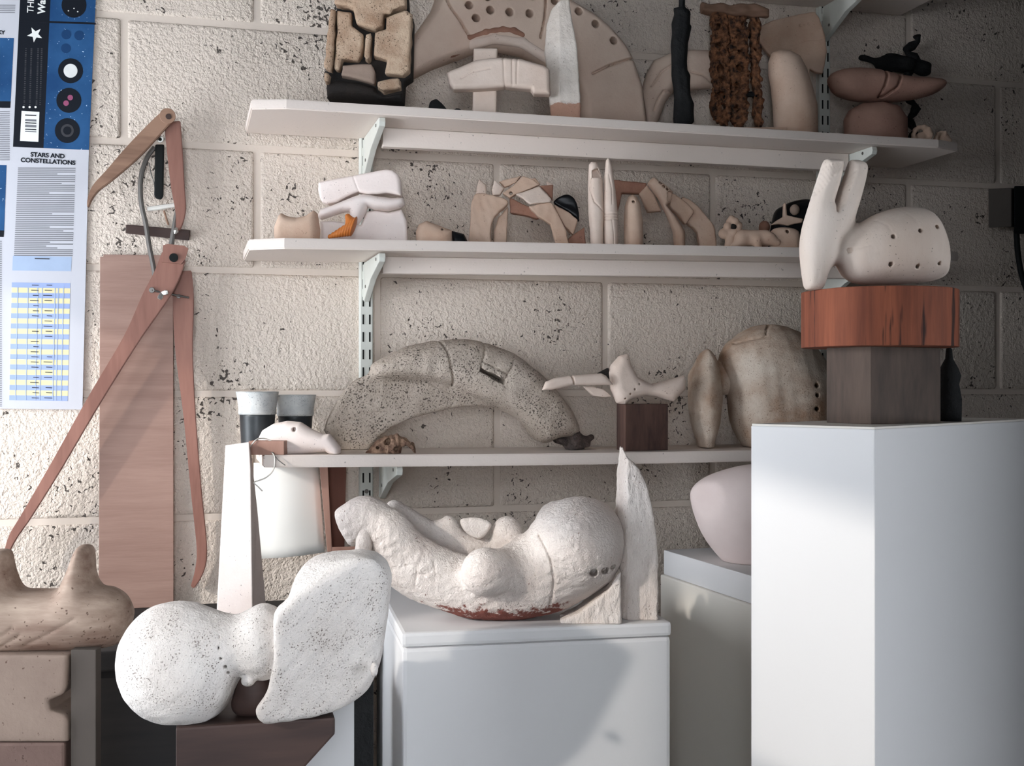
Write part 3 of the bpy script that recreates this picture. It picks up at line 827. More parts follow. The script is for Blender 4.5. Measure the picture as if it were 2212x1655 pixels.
# ------------------------------------------------------------------ pedestals and stands
# tall pedestal, corner towards the camera
ZP = 1.40; PT = -95.5 / FPX * ZP
n0 = (784 / FPX * ZP, ZP); dl = (-0.7071, 0.7071); dr = (0.7071, 0.7071)
def pl(a, b): return c2w(n0[0] + dl[0] * a + dr[0] * b, n0[1] + dl[1] * a + dr[1] * b)
wl_, wr_ = 0.1715, 0.46
t = thing('pedestal', 'tall white pedestal bearing the timber column and pronged egg sculpture', 'pedestal', loc=(pl(wl_ / 2, wr_ / 2).x, pl(wl_ / 2, wr_ / 2).y, 0))
inv = Matrix.Translation(-t.location)
def sub_(o): o.matrix_parent_inverse = inv; return o
foot = [pl(0, 0), pl(0, wr_), pl(wl_, wr_), pl(wl_, 0)]
sub_(mobj('body', foot_bm(foot, 0, ZC + PT - 0.0025, 0.0015), M['ped'], t))
e = 0.001; foot2 = [pl(e, e), pl(e, wr_ - e), pl(wl_ - e, wr_ - e), pl(wl_ - e, e)]
sub_(mobj('top_panel', foot_bm(foot2, ZC + PT - 0.0025, ZC + PT), M['ped_warm'], t))
# middle pedestal
ZM = 1.60; MT = -(1368 - CY) / FPX * ZM; aM = math.radians(11.5)
m0 = ((868 - CX) / FPX * ZM, ZM); mr = (math.cos(aM), math.sin(aM)); mb = (-math.sin(aM), math.cos(aM))
def pm(a, b): return c2w(m0[0] + mr[0] * a + mb[0] * b, m0[1] + mr[1] * a + mb[1] * b)
wm, dm = 0.380, 0.40
t = thing('pedestal', 'low white pedestal under the rough torso sculpture and scored blade', 'pedestal', loc=(pm(wm / 2, dm / 2).x, pm(wm / 2, dm / 2).y, 0))
inv = Matrix.Translation(-t.location)
sub_(mobj('body', foot_bm([pm(0.001, 0.001), pm(wm - 0.001, 0.001), pm(wm - 0.001, dm), pm(0.001, dm)], 0, ZC + MT - 0.0205, 0.006), M['ped'], t))
sub_(mobj('top_panel', foot_bm([pm(0, 0), pm(wm, 0), pm(wm, dm), pm(0, dm)], ZC + MT - 0.020, ZC + MT, 0.005), M['ped'], t))
# pedestal at the back, seen along its side
b0 = (0.1254 * 2.15, 2.15); b1 = (0.2015 * 1.85, 1.85); bt = -(1241 - CY) / FPX * 2.15
bd_ = (b1[0] - b0[0], b1[1] - b0[1]); bl_ = math.hypot(*bd_); bd_ = (bd_[0] / bl_, bd_[1] / bl_); bp_ = (-bd_[1], bd_[0])
def pk(a, b): return c2w(b0[0] + bd_[0] * a + bp_[0] * b, b0[1] + bd_[1] * a + bp_[1] * b)
o = mobj('pedestal', foot_bm([pk(-0.006, 0), pk(0.34, 0), pk(0.34, 0.30), pk(-0.006, 0.30)], 0, ZC + bt - 0.0002, 0.004), M['ped_warm'])
tag(recenter(o), 'shaded off-white pedestal by the wall carrying a white slab and smooth pebble form', 'pedestal')
BT2 = bt + 0.044
o = mobj('plinth_slab', foot_bm([pk(0.0, 0.004), pk(0.33, 0.004), pk(0.33, 0.28), pk(0.0, 0.28)], ZC + bt, ZC + BT2, 0.002), M['ped'])
tag(recenter(o), 'thick white slab lying on the shaded back pedestal', 'slab')
fr = Fr(1625, BT2, Z=2.02)
P = fr.pts([(1493, 1085), (1500, 1050), (1545, 1022), (1625, 1003), (1700, 1012), (1745, 1060), (1750, 1130), (1720, 1200), (1660, 1243), (1625, 1246), (1585, 1230), (1550, 1200), (1515, 1150)])
A = flat0(halfspace(pillow(P, 0.075, 0.07), (-0.75, -0.62, 0.25), (fr.x(1512), -0.035, fr.z(1100)), 0.004))
solo(sculpt('pebble_form', A, 0.0026, M['pebble']), fr, 'large smooth pinkish pebble form resting on the white slab', 'sculpture')
# bench along the wall that the panel and the white paddle stand on
t = thing('workbench', 'blackened wooden bench along the wall beneath the hardboard panel', 'bench', loc=(-0.27, -0.19, 0))
inv = Matrix.Translation(-t.location)
sub_(mobj('bench_top', box_bm((-0.80, -0.36, ZC + BENCH - 0.03), (0.27, -0.006, ZC + BENCH), 0.003), M['benchdark'], t))
sub_(mobj('front_panel', box_bm((-0.78, -0.345, 0.0), (0.25, -0.325, ZC + BENCH - 0.03)), M['benchdark'], t))
for x in (-0.78, 0.21): sub_(mobj('leg', box_bm((x, -0.32, 0), (x + 0.04, -0.01, ZC + BENCH - 0.03)), M['benchdark'], t))

# ------------------------------------------------------------------ things on the tall pedestal
k = ZP / 1.65
nc = (0.5303 * k, 1.7615 * k); aC = math.radians(60)
def pc(a, b): return c2w(nc[0] - math.cos(aC) * a + math.sin(aC) * b, nc[1] + math.sin(aC) * a + math.cos(aC) * b)
wa, wb = 0.0906 * k, 0.150 * k
CTOP = PT + 0.1155 * k
foot = [pc(0, 0), pc(0.0, wb), pc(wa * 0.4, wb * 1.06), pc(wa, wb * 0.98), pc(wa, 0)]
o = mobj('timber_column', foot_bm(foot, ZC + PT, ZC + CTOP, 0.0012), M['column'])
tag(recenter(o), 'squared dark timber post standing on the tall white pedestal', 'timber post')
zd = 1.835 * k; cxd = (1900 - CX) / FPX * zd
cd = c2w(cxd, zd, CTOP); rd = 0.1165 * k; DT = 0.0865 * k
pts = []
for i in range(72):
    a = 2 * math.pi * i / 72; r = rd * (1 + 0.012 * math.sin(3 * a + 1) + 0.01 * math.sin(5 * a))
    if abs(math.atan2(math.sin(a - 3.52), math.cos(a - 3.52))) < 0.30: r *= 0.985
    pts.append((r * math.cos(a), r * math.sin(a)))
o = mobj('timber_disc', foot_bm(pts, 0, DT, 0.0015), M['disc'])
o.location = cd; o.rotation_euler = (0, 0, -YAW)
tag(o, 'thick red-brown timber round with black streaks on the dark post', 'timber round')
fr = Fr(1895, CTOP + DT, Z=1.80 * k)
egg = tr(D1, [(930, 720), (980, 620), (1060, 540), (1180, 460), (1320, 412), (1460, 400), (1560, 425), (1630, 490), (1680, 600), (1705, 720), (1695, 850), (1640, 900), (1500, 925), (1250, 940), (1080, 930), (990, 880), (945, 800)])
fing = tr(D1, [(665, 700), (680, 560), (720, 420), (780, 230), (825, 100), (850, 78), (930, 80), (962, 105), (955, 170), (940, 250), (905, 360), (905, 372), (930, 290), (960, 220), (1000, 100), (1030, 85), (1085, 92), (1125, 130), (1110, 240), (1050, 450), (1000, 570), (940, 660), (920, 760), (860, 860), (830, 950), (790, 985), (710, 975), (685, 900)])
A = un(pillow(fr.pts(egg), 0.075 * k, 0.070 * k, 0.012), pillow(fr.pts(fing), 0.036 * k, 0.030 * k, 0.0), 0.02)
gl = [fr.p(*q) for q in tr(D1, [(985, 110), (945, 230), (905, 370), (890, 450)])]
A = groove(A, gl, 0.0017, 0.006, front=False)
for i in range(7):
    q = [fr.p(*q) for q in tr(D1, [(885 + i * 14, 450 - i * 38), (940 + i * 14, 400 - i * 38)])]
    A = groove(A, q, 0.0012, 0.0012, ymax=0.0)
for i in range(9):
    q = [fr.p(*q) for q in tr(D1, [(760 + i * 18, 330 - i * 20), (800 + i * 17, 140 - i * 3)])]
    A = groove(A, q, 0.0011, 0.0014)
for L in ([(1160, 510), (1215, 560), (1240, 640)], [(980, 718), (1100, 690)], [(1440, 640), (1440, 760), (1420, 830)], [(1330, 440), (1400, 520), (1420, 600)]):
    A = groove(A, [fr.p(*q) for q in tr(D1, L)], 0.0009, 0.0005)
hs = [(980, 718, 17), (1240, 638, 15), (1420, 598, 15), (1550, 566, 15), (1232, 820, 16), (1420, 832, 15), (1570, 812, 13), (1160, 510, 10), (1325, 436, 8), (1445, 412, 8)]
A = holes(A, [(*fr.p(*tr(D1, [(x, y)])[0]), r / D1[2] * fr.s) for x, y, r in hs], -0.018 * k)
A = flat0(A, 0.0)
solo(sculpt('pronged_egg_sculpture', A, 0.0016, M['finger']), fr, 'pale clay sculpture of two prongs and a perforated egg on the timber round', 'sculpture')
fr = Fr(2050, PT, Z=1.62)
o = mobj('dark_bottle', lathe_bm([(0.016, 0), (0.0165, 0.03), (0.013, 0.05), (0.0155, 0.062), (0.012, 0.072), (0.005, 0.085), (0.004, 0.098), (0.002, 0.1)], 20), M['charred'], None, True)
solo(o, fr, 'small black turned figure standing behind the dark timber post', 'figure')

# ------------------------------------------------------------------ torso and blade on the middle pedestal
fr = Fr(1030, MT, Z=1.70)
T = thing('torso_sculpture', 'rough white clay reclining torso with red clay base on the low pedestal', 'sculpture', fr)
def q6(L): return fr.pts(tr(D6, L))
body = pillow(q6([(400, 560), (395, 400), (450, 300), (560, 345), (700, 430), (830, 500), (960, 540), (1100, 520), (1280, 430), (1340, 380), (1400, 310), (1500, 262), (1600, 245), (1700, 247), (1790, 290), (1840, 380), (1848, 500), (1830, 660), (1780, 730), (1640, 835), (1500, 905), (1300, 950), (1150, 960), (950, 950), (800, 905), (640, 850), (520, 790), (440, 710)]), 0.062, 0.060, 0.0)
head = pillow(q6([(130, 310), (180, 250), (250, 208), (330, 196), (400, 222), (470, 290), (560, 345), (560, 480), (430, 560), (330, 470), (240, 500), (180, 440)]), 0.036, 0.04, -0.012)
strut = caps((*[fr.x(tr(D6, [(330, 0)])[0][0])], -0.030, fr.z(tr(D6, [(0, 400)])[0][1])), (fr.x(tr(D6, [(300, 0)])[0][0]), -0.036, fr.z(tr(D6, [(0, 600)])[0][1])), 0.0125, 0.011)
A = uns([body, head], 0.03)
def bump(x, y, yo, r): q = tr(D6, [(x, y)])[0]; return ell((fr.x(q[0]), yo, fr.z(q[1])), r)
A = un(A, bump(1050, 625, -0.062, (0.033, 0.036, 0.033)), 0.012)
A = un(A, bump(1180, 640, -0.040, (0.022, 0.030, 0.03)), 0.02)
A = un(A, bump(1620, 480, -0.010, (0.060, 0.070, 0.060)), 0.025)
# valley along the top and the far rim with its knobs
A = sub(A, caps((fr.x(860), 0.012, fr.z(1120)), (fr.x(1060), 0.012, fr.z(1192)), 0.020, 0.024), 0.02)
far = uns([caps((fr.x(845), 0.045, fr.z(1108)), (fr.x(940), 0.050, fr.z(1165)), 0.014, 0.014), caps((fr.x(940), 0.050, fr.z(1165)), (fr.x(1080), 0.045, fr.z(1215)), 0.016, 0.02),
           ell((fr.x(965), 0.045, fr.z(1158)), (0.018, 0.016, 0.024)), ell((fr.x(1095), 0.040, fr.z(1160)), (0.022, 0.02, 0.026)), ell((fr.x(1205), 0.035, fr.z(1122)), (0.026, 0.03, 0.022))], 0.012)
A = un(A, far, 0.014)
A = groove(A, q6([(1370, 420), (1410, 490), (1440, 560), (1456, 680), (1445, 780), (1430, 850)]), 0.0015, 0.004)
for L in ([(540, 612), (580, 598), (610, 592)], [(625, 740), (650, 600), (690, 480)], [(640, 650), (700, 650), (735, 620)], [(740, 560), (755, 640)]):
    A = groove(A, q6(L), 0.0013, 0.0015)
A = holes(A, [(*q6([(x, y)])[0], r / D6[2] * fr.s) for x, y, r in ((1690, 630, 25), (1757, 620, 22), (1808, 608, 17))], -0.030)
A = rough(A, 0.0007, 420, 4)
A = flat0(A)
sculpt('torso_body', A, 0.0019, M['torso'], T)
sculpt('strut', rough(strut, 0.0006, 260, 5), 0.0018, M['torso'], T)
tri = plate(fr.pts(tr(D6, [(885, 370), (920, 352), (1010, 352), (1080, 385), (1050, 450), (1010, 482), (960, 470), (910, 430)])), 0.006, 0.005, 0.030, 4)
sculpt('inset_petal', tri, 0.0014, M['torso'], T)
wd = plate(q6([(1500, 935), (1600, 890), (1780, 755), (1838, 660), (1862, 640), (1866, 1020), (1545, 1020), (1502, 965)]), 0.028, 0.004, -0.012, 0)
sculpt('wedge', flat0(rough(wd, 0.0006, 300, 8)), 0.0018, M['blade'], T)['label'] = 'scored pinkish wedge propping the torso'
fr = Fr(1378, MT, Z=1.712)
P = fr.pts([(1342, 963), (1346, 972), (1352, 985), (1378, 1010), (1395, 1050), (1410, 1120), (1418, 1200), (1416, 1360), (1345, 1360), (1338, 1335), (1334, 1230), (1333, 1110), (1336, 1020)])
A = plate(P, 0.026, 0.003, 0.0, 0)
A = halfspace(A, (-0.86, -0.5, 0), (fr.x(1352), -0.026, 0), 0.002)
A = flat0(rough(A, 0.0009, 330, 3))
solo(sculpt('blade_slab', A, 0.0017, M['blade']), fr, 'tall scored white blade standing on the low pedestal beside the torso', 'sculpture')

# ------------------------------------------------------------------ front sculpture on its wedge plinth
FT = -(1566 - CY) / FPX * 1.385
q0 = (380, 1.372); q1 = (724, 1.415)
def fpx(px, Z): return c2w((px - CX) / FPX * Z, Z)
a0, a1 = fpx(*q0), fpx(*q1); dirv = (a1 - a0).normalized(); back = Vector((-dirv.y, dirv.x, 0)); Lp = (a1 - a0).length
def pw(s, z): v = a0 + dirv * s; return Vector((v.x, v.y, ZC + FT - z))
prof = [pw(0, 0.0), pw(Lp, 0.0), pw(Lp, 0.020), pw(Lp - 0.075, 0.098), pw(Lp - 0.075, 0.14), pw(0, 0.14)]
t = thing('wedge_plinth', 'dark wooden plinth with a slanting underside under the white bulbous sculpture', 'plinth', loc=(pw(Lp / 2, 0).x, pw(Lp / 2, 0).y, 0))
inv = Matrix.Translation(-t.location)
sub_(mobj('plinth_block', prism_bm(prof, [p + back * 0.17 for p in prof], 0.003), M['darkwood'], t))
st = [pw(0.01, 0), pw(Lp - 0.08, 0), pw(Lp - 0.08, 0) + back * 0.16, pw(0.01, 0) + back * 0.16]
sub_(mobj('stand', foot_bm(st, 0, ZC + FT - 0.14), M['benchdark'], t))
fr = Fr(540, FT, Z=1.418)
T = thing('bulbous_sculpture', 'speckled white clay sculpture of a ball and folded leaf on the dark plinth', 'sculpture', fr)
def q8(L): return fr.pts(tr(D8, L))
def P8(x, y): return fr.p(*tr(D8, [(x, y)])[0])
bx, bz = P8(500, 940); kk = fr.s / D8[2]
ball = un(ell((P8(497, 0)[0], 0.0, P8(0, 938)[1]), (384 * kk, 0.068, 418 * kk)), ell((P8(690, 0)[0], 0.0, P8(0, 1030)[1]), (215 * kk, 0.054, 255 * kk)), 0.035)
nx, nz = P8(900, 820)
neck = caps((bx + 0.03, -0.005, P8(0, 790)[1]), (P8(1120, 0)[0], -0.005, P8(0, 770)[1]), 0.030, 0.028)
x2, z2 = P8(1120, 790)
blob2 = ell((x2, 0.0, z2), (185 * kk, 0.045, 262 * kk))
leaf_o = q8([(1250, 600), (1262, 515), (1330, 455), (1370, 300), (1480, 210), (1700, 178), (1850, 182), (1950, 240), (1995, 340), (1990, 450), (1960, 700), (1925, 930), (1895, 1030), (1830, 1150), (1700, 1245), (1500, 1300), (1210, 1312), (1150, 1290), (1120, 1200), (1190, 1080), (1250, 850)])
leaf = plate(leaf_o, 0.060, 0.022, -0.010, 4)
r0, r1 = P8(1330, 470), P8(1930, 215)
# upper facet: slopes back and up from the ridge
ed = np.array([r1[0] - r0[0], 0, r1[1] - r0[1]]); bk = np.array([-0.25, 0.80, 0.45]); nn = np.cross(ed, bk); nn *= np.sign(nn[2])
leaf = halfspace(leaf, nn, (r0[0], -0.062, r0[1]), 0.012)
# front face leans slightly to the shaded side
leaf = halfspace(leaf, (0.42, -0.88, -0.22), (P8(1330, 0)[0], -0.064, r0[1]), 0.010)
A = un(ball, neck, 0.035); A = un(A, blob2, 0.012); A = un(A, leaf, 0.006)
A = holes(A, [(*P8(x, y), r * kk) for x, y, r in ((865, 715, 8), (867, 780, 9), (883, 852, 10), (907, 911, 12), (920, 957, 11))], -0.018)
A = un(A, ell((*P8(1035, 1040)[:1], -0.015, P8(0, 1040)[1]), (0.008, 0.008, 0.007)), 0.003)
A = un(A, ell((P8(1898, 0)[0], -0.01, P8(0, 970)[1]), (0.005, 0.006, 0.009)), 0.006)
A = rough(A, 0.0006, 240, 6)
A = flat0(A)
sculpt('sculpture_body', A, 0.0019, M['white_clay'], T)
pegx = uns([caps((P8(960, 0)[0], 0.01, 0.012), (P8(1120, 0)[0], 0.015, 0.018), 0.0125, 0.016)], 0)
A = flat0(pegx); sculpt('support_block', un(A, ell((P8(1040, 0)[0], 0.01, 0.030), (0.022, 0.018, 0.030)), 0.01), 0.002, M['darkwood'], T)['label'] = 'dark red-brown prop under the waist'
# dark post and white board behind
o = mobj('dark_post', foot_bm([c2w((765 - CX) / FPX * 1.52, 1.52), c2w((807 - CX) / FPX * 1.52, 1.52), c2w((800 - CX) / FPX * 1.56, 1.56), c2w((765 - CX) / FPX * 1.56, 1.56)], 0, ZC - (1415 - CY) / FPX * 1.52, 0.001), M['charred'])
tag(recenter(o), 'black upright post between the wedge plinth and low pedestal', 'post')
o = mobj('white_box', foot_bm([c2w((640 - CX) / FPX * 1.60, 1.60), c2w((775 - CX) / FPX * 1.60, 1.60), c2w((770 - CX) / FPX * 1.72, 1.72), c2w((640 - CX) / FPX * 1.72, 1.72)], 0, ZC - (1470 - CY) / FPX * 1.60, 0.003), M['ped'])
tag(recenter(o), 'white box standing on the floor behind the dark wedge plinth', 'box')

# ------------------------------------------------------------------ horned stone on its pillar
HT = -(1416 - CY) / FPX * 1.50
fr = Fr(60, HT, Z=1.56)
P = fr.pts(tr(D7, [(-330, 500), (-250, 440), (-120, 400), (-70, 300), (-55, 180), (-20, 150), (45, 155), (68, 200), (90, 310), (140, 415), (270, 425), (400, 418), (445, 365), (490, 270), (530, 165), (565, 122), (615, 126), (638, 180), (648, 310), (690, 395), (770, 412), (850, 460), (900, 540), (915, 620), (870, 760), (800, 815), (640, 850), (400, 868), (0, 870), (-250, 840), (-350, 700)]))
A = flat0(rough(pillow(P, 0.055, 0.042), 0.001, 90, 2))
for L in ([(260, 770), (420, 690), (620, 580)], [(40, 690), (140, 690), (200, 640)], [(0, 800), (120, 770), (250, 690)]):
    A = groove(A, fr.pts(tr(D7, L)), 0.0016, 0.0014)
solo(sculpt('horned_stone', A, 0.0022, M['marble']), fr, 'veined brown stone sculpture with two upright horns on the sandstone pillar', 'sculpture')
def cbox(px0, px1, Z0, dep, z0, z1):
    f = [c2w((px0 - CX) / FPX * Z0, Z0), c2w((px1 - CX) / FPX * Z0, Z0), c2w((px1 - CX) / FPX * Z0, Z0 + dep), c2w((px0 - CX) / FPX * Z0, Z0 + dep)]
    return f, z0, z1
f, a, b = cbox(-120, 146, 1.50, 0.13, ZC - 0.452, ZC + HT)
bmk = foot_bm(f, a, b, 0.003)
A = plate([(-0.155, 0), (0, 0), (0, 0.026), (-0.004, 0.034), (-0.022, 0.040), (-0.024, 0.052), (-0.006, 0.060), (-0.002, 0.07), (0, ZC + HT - a), (-0.155, ZC + HT - a)], 0.062, 0.003, 0.062)
o = sculpt('stone_block', flat0(A), 0.0026, M['pillar']); bmk.free()
o.location = (c2w((146 - CX) / FPX * 1.50, 1.50).x, c2w((146 - CX) / FPX * 1.50, 1.50).y, a); o.rotation_euler = (0, 0, -YAW)
tag(o, 'notched tan sandstone block directly beneath the horned stone', 'stone block')
f, a, b = cbox(-120, 140, 1.50, 0.13, 0, ZC - 0.4525)
tag(recenter(mobj('stone_pillar', foot_bm(f, a, b, 0.004), M['pillar2'])), 'brown sandstone pillar under the notched block', 'pillar')
f, a, b = cbox(153, 207, 1.505, 0.02, 0, ZC - (1404 - CY) / FPX * 1.505)
tag(recenter(mobj('shade_board', foot_bm(f, a, b, 0.001), M['slate'])), 'upright dark board standing in for the shaded side of the sandstone pillar', 'board')  # shade of the stand's right side built as a dark board

# ------------------------------------------------------------------ white paddle, sheet and tray under the low shelf
Zp = 1.93
def cw(px, py, Z): v = c2w((px - CX) / FPX * Z, Z); v.z = ZC + (CY - py) / FPX * Z; return v
zb_ = ZC + BENCH
fa = [cw(466, 1336, Zp), cw(546, 1336, Zp), cw(541, 1010, Zp), cw(538, 955, Zp), cw(487, 962, Zp)]
ba = [cw(490, 1336, Zp + 0.085), cw(577, 1336, Zp + 0.085), cw(556, 1100, Zp + 0.07), cw(540, 957, Zp + 0.03), cw(489, 964, Zp + 0.03)]
for L in (fa, ba):
    for i in (0, 1): L[i].z = zb_
bm = prism_bm(fa, ba, 0.0015)
tag(recenter(mobj('tapered_slab', bm, M['white_smooth'])), 'tall tapering white slab standing on the bench under the shelf end', 'slab')
n = 10; bm = bmesh.new(); R = []
for i in range(n + 1):
    f_ = i / n; row = []
    for j in range(9):
        g_ = j / 8
        x = (548 + (687 - 548) * f_) + (14 * g_ * f_); y = 1000 + ((1207 - 14 * f_ * f_) - 1000) * g_
        p = W(x, y, -0.022 - 0.055 * g_ - 0.012 * math.sin(math.pi * f_)); row.append(p)
    R.append(row)
vf = [[bm.verts.new(p) for p in r] for r in R]; vb = [[bm.verts.new(p + Vector((0, 0.002, 0))) for p in r] for r in R]
for i in range(n):
    for j in range(8):
        bm.faces.new((vf[i][j], vf[i + 1][j], vf[i + 1][j + 1], vf[i][j + 1])); bm.faces.new((vb[i][j], vb[i][j + 1], vb[i + 1][j + 1], vb[i + 1][j]))
rim = [(i, 0) for i in range(n)] + [(n, j) for j in range(8)] + [(i, 8) for i in range(n, 0, -1)] + [(0, j) for j in range(8, 0, -1)]
for a, b in zip(rim, rim[1:] + rim[:1]): bm.faces.new((vf[a[0]][a[1]], vf[b[0]][b[1]], vb[b[0]][b[1]], vb[a[0]][a[1]]))
bmesh.ops.recalc_face_normals(bm, faces=bm.faces)
o = mobj('white_sheet', bm, M['sheet'], None, True); tag(recenter(o), 'curved white sheet hanging on the wall under the shelf beside the tapering slab', 'sheet')
t, add = wthing('wooden_tray', 'red-brown wooden tray with pinkish edging standing behind the torso head', 'tray', 730, 1192, -0.05)
def slab4(px, Y0, Y1, bev=0.001): return prism_bm([W(x, y, Y0) for x, y in px], [W(x, y, Y1) for x, y in px], bev)
add('side_rail', slab4([(690, 1005), (708, 1005), (717, 1182), (717, 1192), (707, 1192)], -0.075, -0.035), M['frame'])
add('bottom_rail', slab4([(717.5, 1182), (775, 1180), (775, 1191), (717.5, 1192)], -0.075, -0.035), M['frame'])
add('back_board', slab4([(708, 1005), (748, 1005), (744, 1182), (717, 1182)], -0.034, -0.028), M['redpanel'])

# ------------------------------------------------------------------ top shelf
Y1 = -0.115
# 1 block relief
fr = Fr(800, s1top, Y=-0.135, ext=edge1)
T = thing('block_relief', 'tan stone relief of fitted blocks with a sooty black base', 'sculpture', fr)
q = lambda L: fr.pts(tr(C4, L))
core = plate(q([(165, -150), (735, -150), (750, 110), (785, 155), (775, 620), (715, 660), (705, 815), (105, 795), (95, 600), (135, 140), (180, 90)]), 0.022, 0.004, 0.012)
sculpt('backing', flat0(core), 0.002, M['stone_dark'], T)
base = pillow(q([(95, 695), (200, 652), (330, 665), (490, 705), (510, 745), (560, 780), (705, 748), (705, 815), (105, 795)]), 0.035, 0.02, 0.0, 0)
sculpt('base', flat0(base), 0.002, M['stone_dark'], T)['label'] = 'soot-black base'
RP = [[(172, -150), (728, -150), (742, 98), (640, 122), (618, 158), (568, 163), (556, 248), (500, 276), (432, 266), (352, 228), (327, 125), (292, 103), (178, 84)],
      [(148, 118), (186, 122), (182, 300), (163, 555), (148, 596), (97, 578), (120, 330)],
      [(198, 124), (306, 142), (311, 242), (406, 312), (391, 478), (358, 520), (234, 506), (213, 596), (175, 586), (194, 300)],
      [(427, 322), (468, 314), (457, 498), (440, 522), (412, 498)],
      [(584, 184), (642, 163), (738, 124), (786, 162), (766, 598), (718, 636), (574, 626), (594, 518), (484, 487), (498, 303), (582, 274)],
      [(238, 553), (468, 543), (496, 602), (487, 697), (330, 656), (224, 637)],
      [(518, 692), (688, 658), (697, 738), (560, 766), (514, 730)],
      [(97, 613), (138, 622), (130, 690), (97, 682)]]
for i, L in enumerate(RP):
    A = rough(plate(q(L), 0.020, 0.005, -0.016 + 0.004 * ((i * 37) % 3 - 1)), 0.0011, 190, i)
    sculpt('fitted_block', A, 0.0019, M['stone_tan'] if i != 5 else M['pillar'], T)
fr = Fr(940, s1top, Y=-0.15)
o = sculpt('dark_pebble', flat0(rough(un(ell((0, 0, 0.013), (0.012, 0.013, 0.018)), ell((0.010, 0, 0.008), (0.010, 0.010, 0.014)), 0.006), 0.0008, 300, 1)), 0.0012, M['charred'])
solo(o, fr, 'black pebble lying between the block relief and cross form', 'pebble')
fr = Fr(988, s1top, Y=-0.175)
o = sculpt('stone_chip', flat0(rough(ell((0, 0, 0.004), (0.008, 0.006, 0.007)), 0.0008, 500, 2)), 0.0008, M['charred'])
solo(o, fr, 'tiny dark stone chip on the shelf edge beside the cross form', 'pebble')
# 2 perforated arch
fr = Fr(1130, s1top, Y=-0.066, ext=edge1, wall=True)
T = thing('perforated_arch', 'broad peach clay arch with rows of round holes and a rusty inner edge', 'sculpture', fr)
out = [(760, 262), (800, 190), (850, 130), (897, 73), (930, 25), (943, -10), (990, -32), (1080, -40), (1180, -28), (1238, 10), (1285, 38), (1313, 63), (1345, 100), (1362, 130), (1382, 190), (1397, 262)]
inn = [(1254, 262), (1248, 225), (1230, 190), (1200, 163), (1174, 149), (1130, 122), (1076, 110), (1035, 112), (1010, 122), (935, 150), (880, 178), (840, 215), (825, 262)]
P = [fr.p(x, y + (45 if y == 262 else 0)) for x, y in out + inn]
A = pillow(P, 0.034, 0.016, 0.0, 0)
for L in ([(946, -10), (965, 28), (985, 55), (1005, 90)], [(1170, -10), (1166, 50), (1157, 92)], [(1362, 134), (1335, 140), (1300, 152), (1268, 168)]):
    A = groove(A, [fr.p(*w) for w in L], 0.0016, 0.006)
hp = tr(C4, [(1195, 85), (1250, 185), (1362, 122), (1515, 138), (1672, 148), (1340, 18), (1515, 10), (1690, 12), (1870, 50), (1440, -90), (1600, -90)]) + tr(C5, [(165, 150), (315, 265), (480, 415)])
A = holes(A, [(*fr.p(*w), 8.6 * fr.s) for w in hp], 0.012)
sculpt('arch_body', flat0(A), 0.0022, M['arch_top'], T)
rim = [caps(fr.p3(a[0], a[1], -0.030), fr.p3(b[0], b[1], -0.030), 0.006, 0.006) for a, b in zip([(1005, 92), (1040, 80), (1075, 74), (1100, 77)], [(1040, 80), (1075, 74), (1100, 77), (1118, 86)])]
sculpt('rust_edge', rough(uns(rim, 0.004), 0.0008, 250, 3), 0.0016, M['rustclay'], T)
lip = [caps(fr.p3(a[0], a[1], -0.026), fr.p3(b[0], b[1], -0.026), 0.010, 0.010) for a, b in zip([(1012, 104), (1060, 92), (1120, 100)], [(1060, 92), (1120, 100), (1175, 135)])]
sculpt('inner_lip', uns(lip, 0.004), 0.0018, M['pale'], T)
lip = [caps(fr.p3(a[0], a[1], -0.020), fr.p3(b[0], b[1], -0.020), 0.011, 0.009) for a, b in zip([(895, 150), (950, 125)], [(950, 125), (1008, 106)])]
sculpt('rust_edge', rough(uns(lip, 0.004), 0.0008, 250, 4), 0.0018, M['rustclay'], T)
# 3 cross form
fr = Fr(1060, s1top, Y=-0.150, ext=edge1)
T = thing('cross_form', 'white clay cross form with a curved arm standing before the perforated arch', 'sculpture', fr)
q = lambda L: fr.pts(tr(C4, L))
sculpt('post', flat0(plate(q([(1265, 385), (1455, 385), (1450, 700), (1445, 890), (1252, 890), (1260, 600)]), 0.014, 0.004, 0.010)), 0.0018, M['pale'], T)
A = plate(q([(1060, 610), (1090, 590), (1160, 565), (1280, 512), (1400, 495), (1500, 490), (1640, 500), (1820, 550), (1862, 580), (1870, 780), (1740, 775), (1722, 742), (1520, 722), (1300, 737), (1110, 742), (1078, 700)]), 0.018, 0.008, -0.014)
for L in ([(1500, 480), (1515, 735)], [(1570, 490), (1575, 710)], [(1612, 500), (1606, 700)], [(1170, 660), (1260, 610), (1400, 580)]):
    A = groove(A, q(L), 0.0011, 0.002)
sculpt('arm', A, 0.0016, M['pale'], T)
# 4 upright blade
fr = Fr(1215, s1top, Y=-0.168, ext=edge1)
P = fr.pts(tr(C4, [(1890, 80), (1960, 22), (2024, 20), (2036, 130), (2085, 400), (2115, 860), (2103, 925), (1895, 920), (1862, 700), (1832, 400), (1850, 180)]))
A = plate(P, 0.020, 0.003)
A = halfspace(A, (-0.62, -0.78, 0), (fr.x(680 + 1945 / 3.687), -0.020, 0), 0.001)
solo(sculpt('upright_blade', flat0(rough(A, 0.0007, 260, 9)), 0.0018, clay('chalk_white_clay_rust_foot', (226, 216, 206), (206, 194, 182), 12, 0.3, (140, 112, 96), 180, 0.8, 110, 0.003, stain=(0.024, 0.036, (178, 138, 118), 0.3))), fr, 'chalky white upright blade with a rust stain at its foot', 'sculpture')
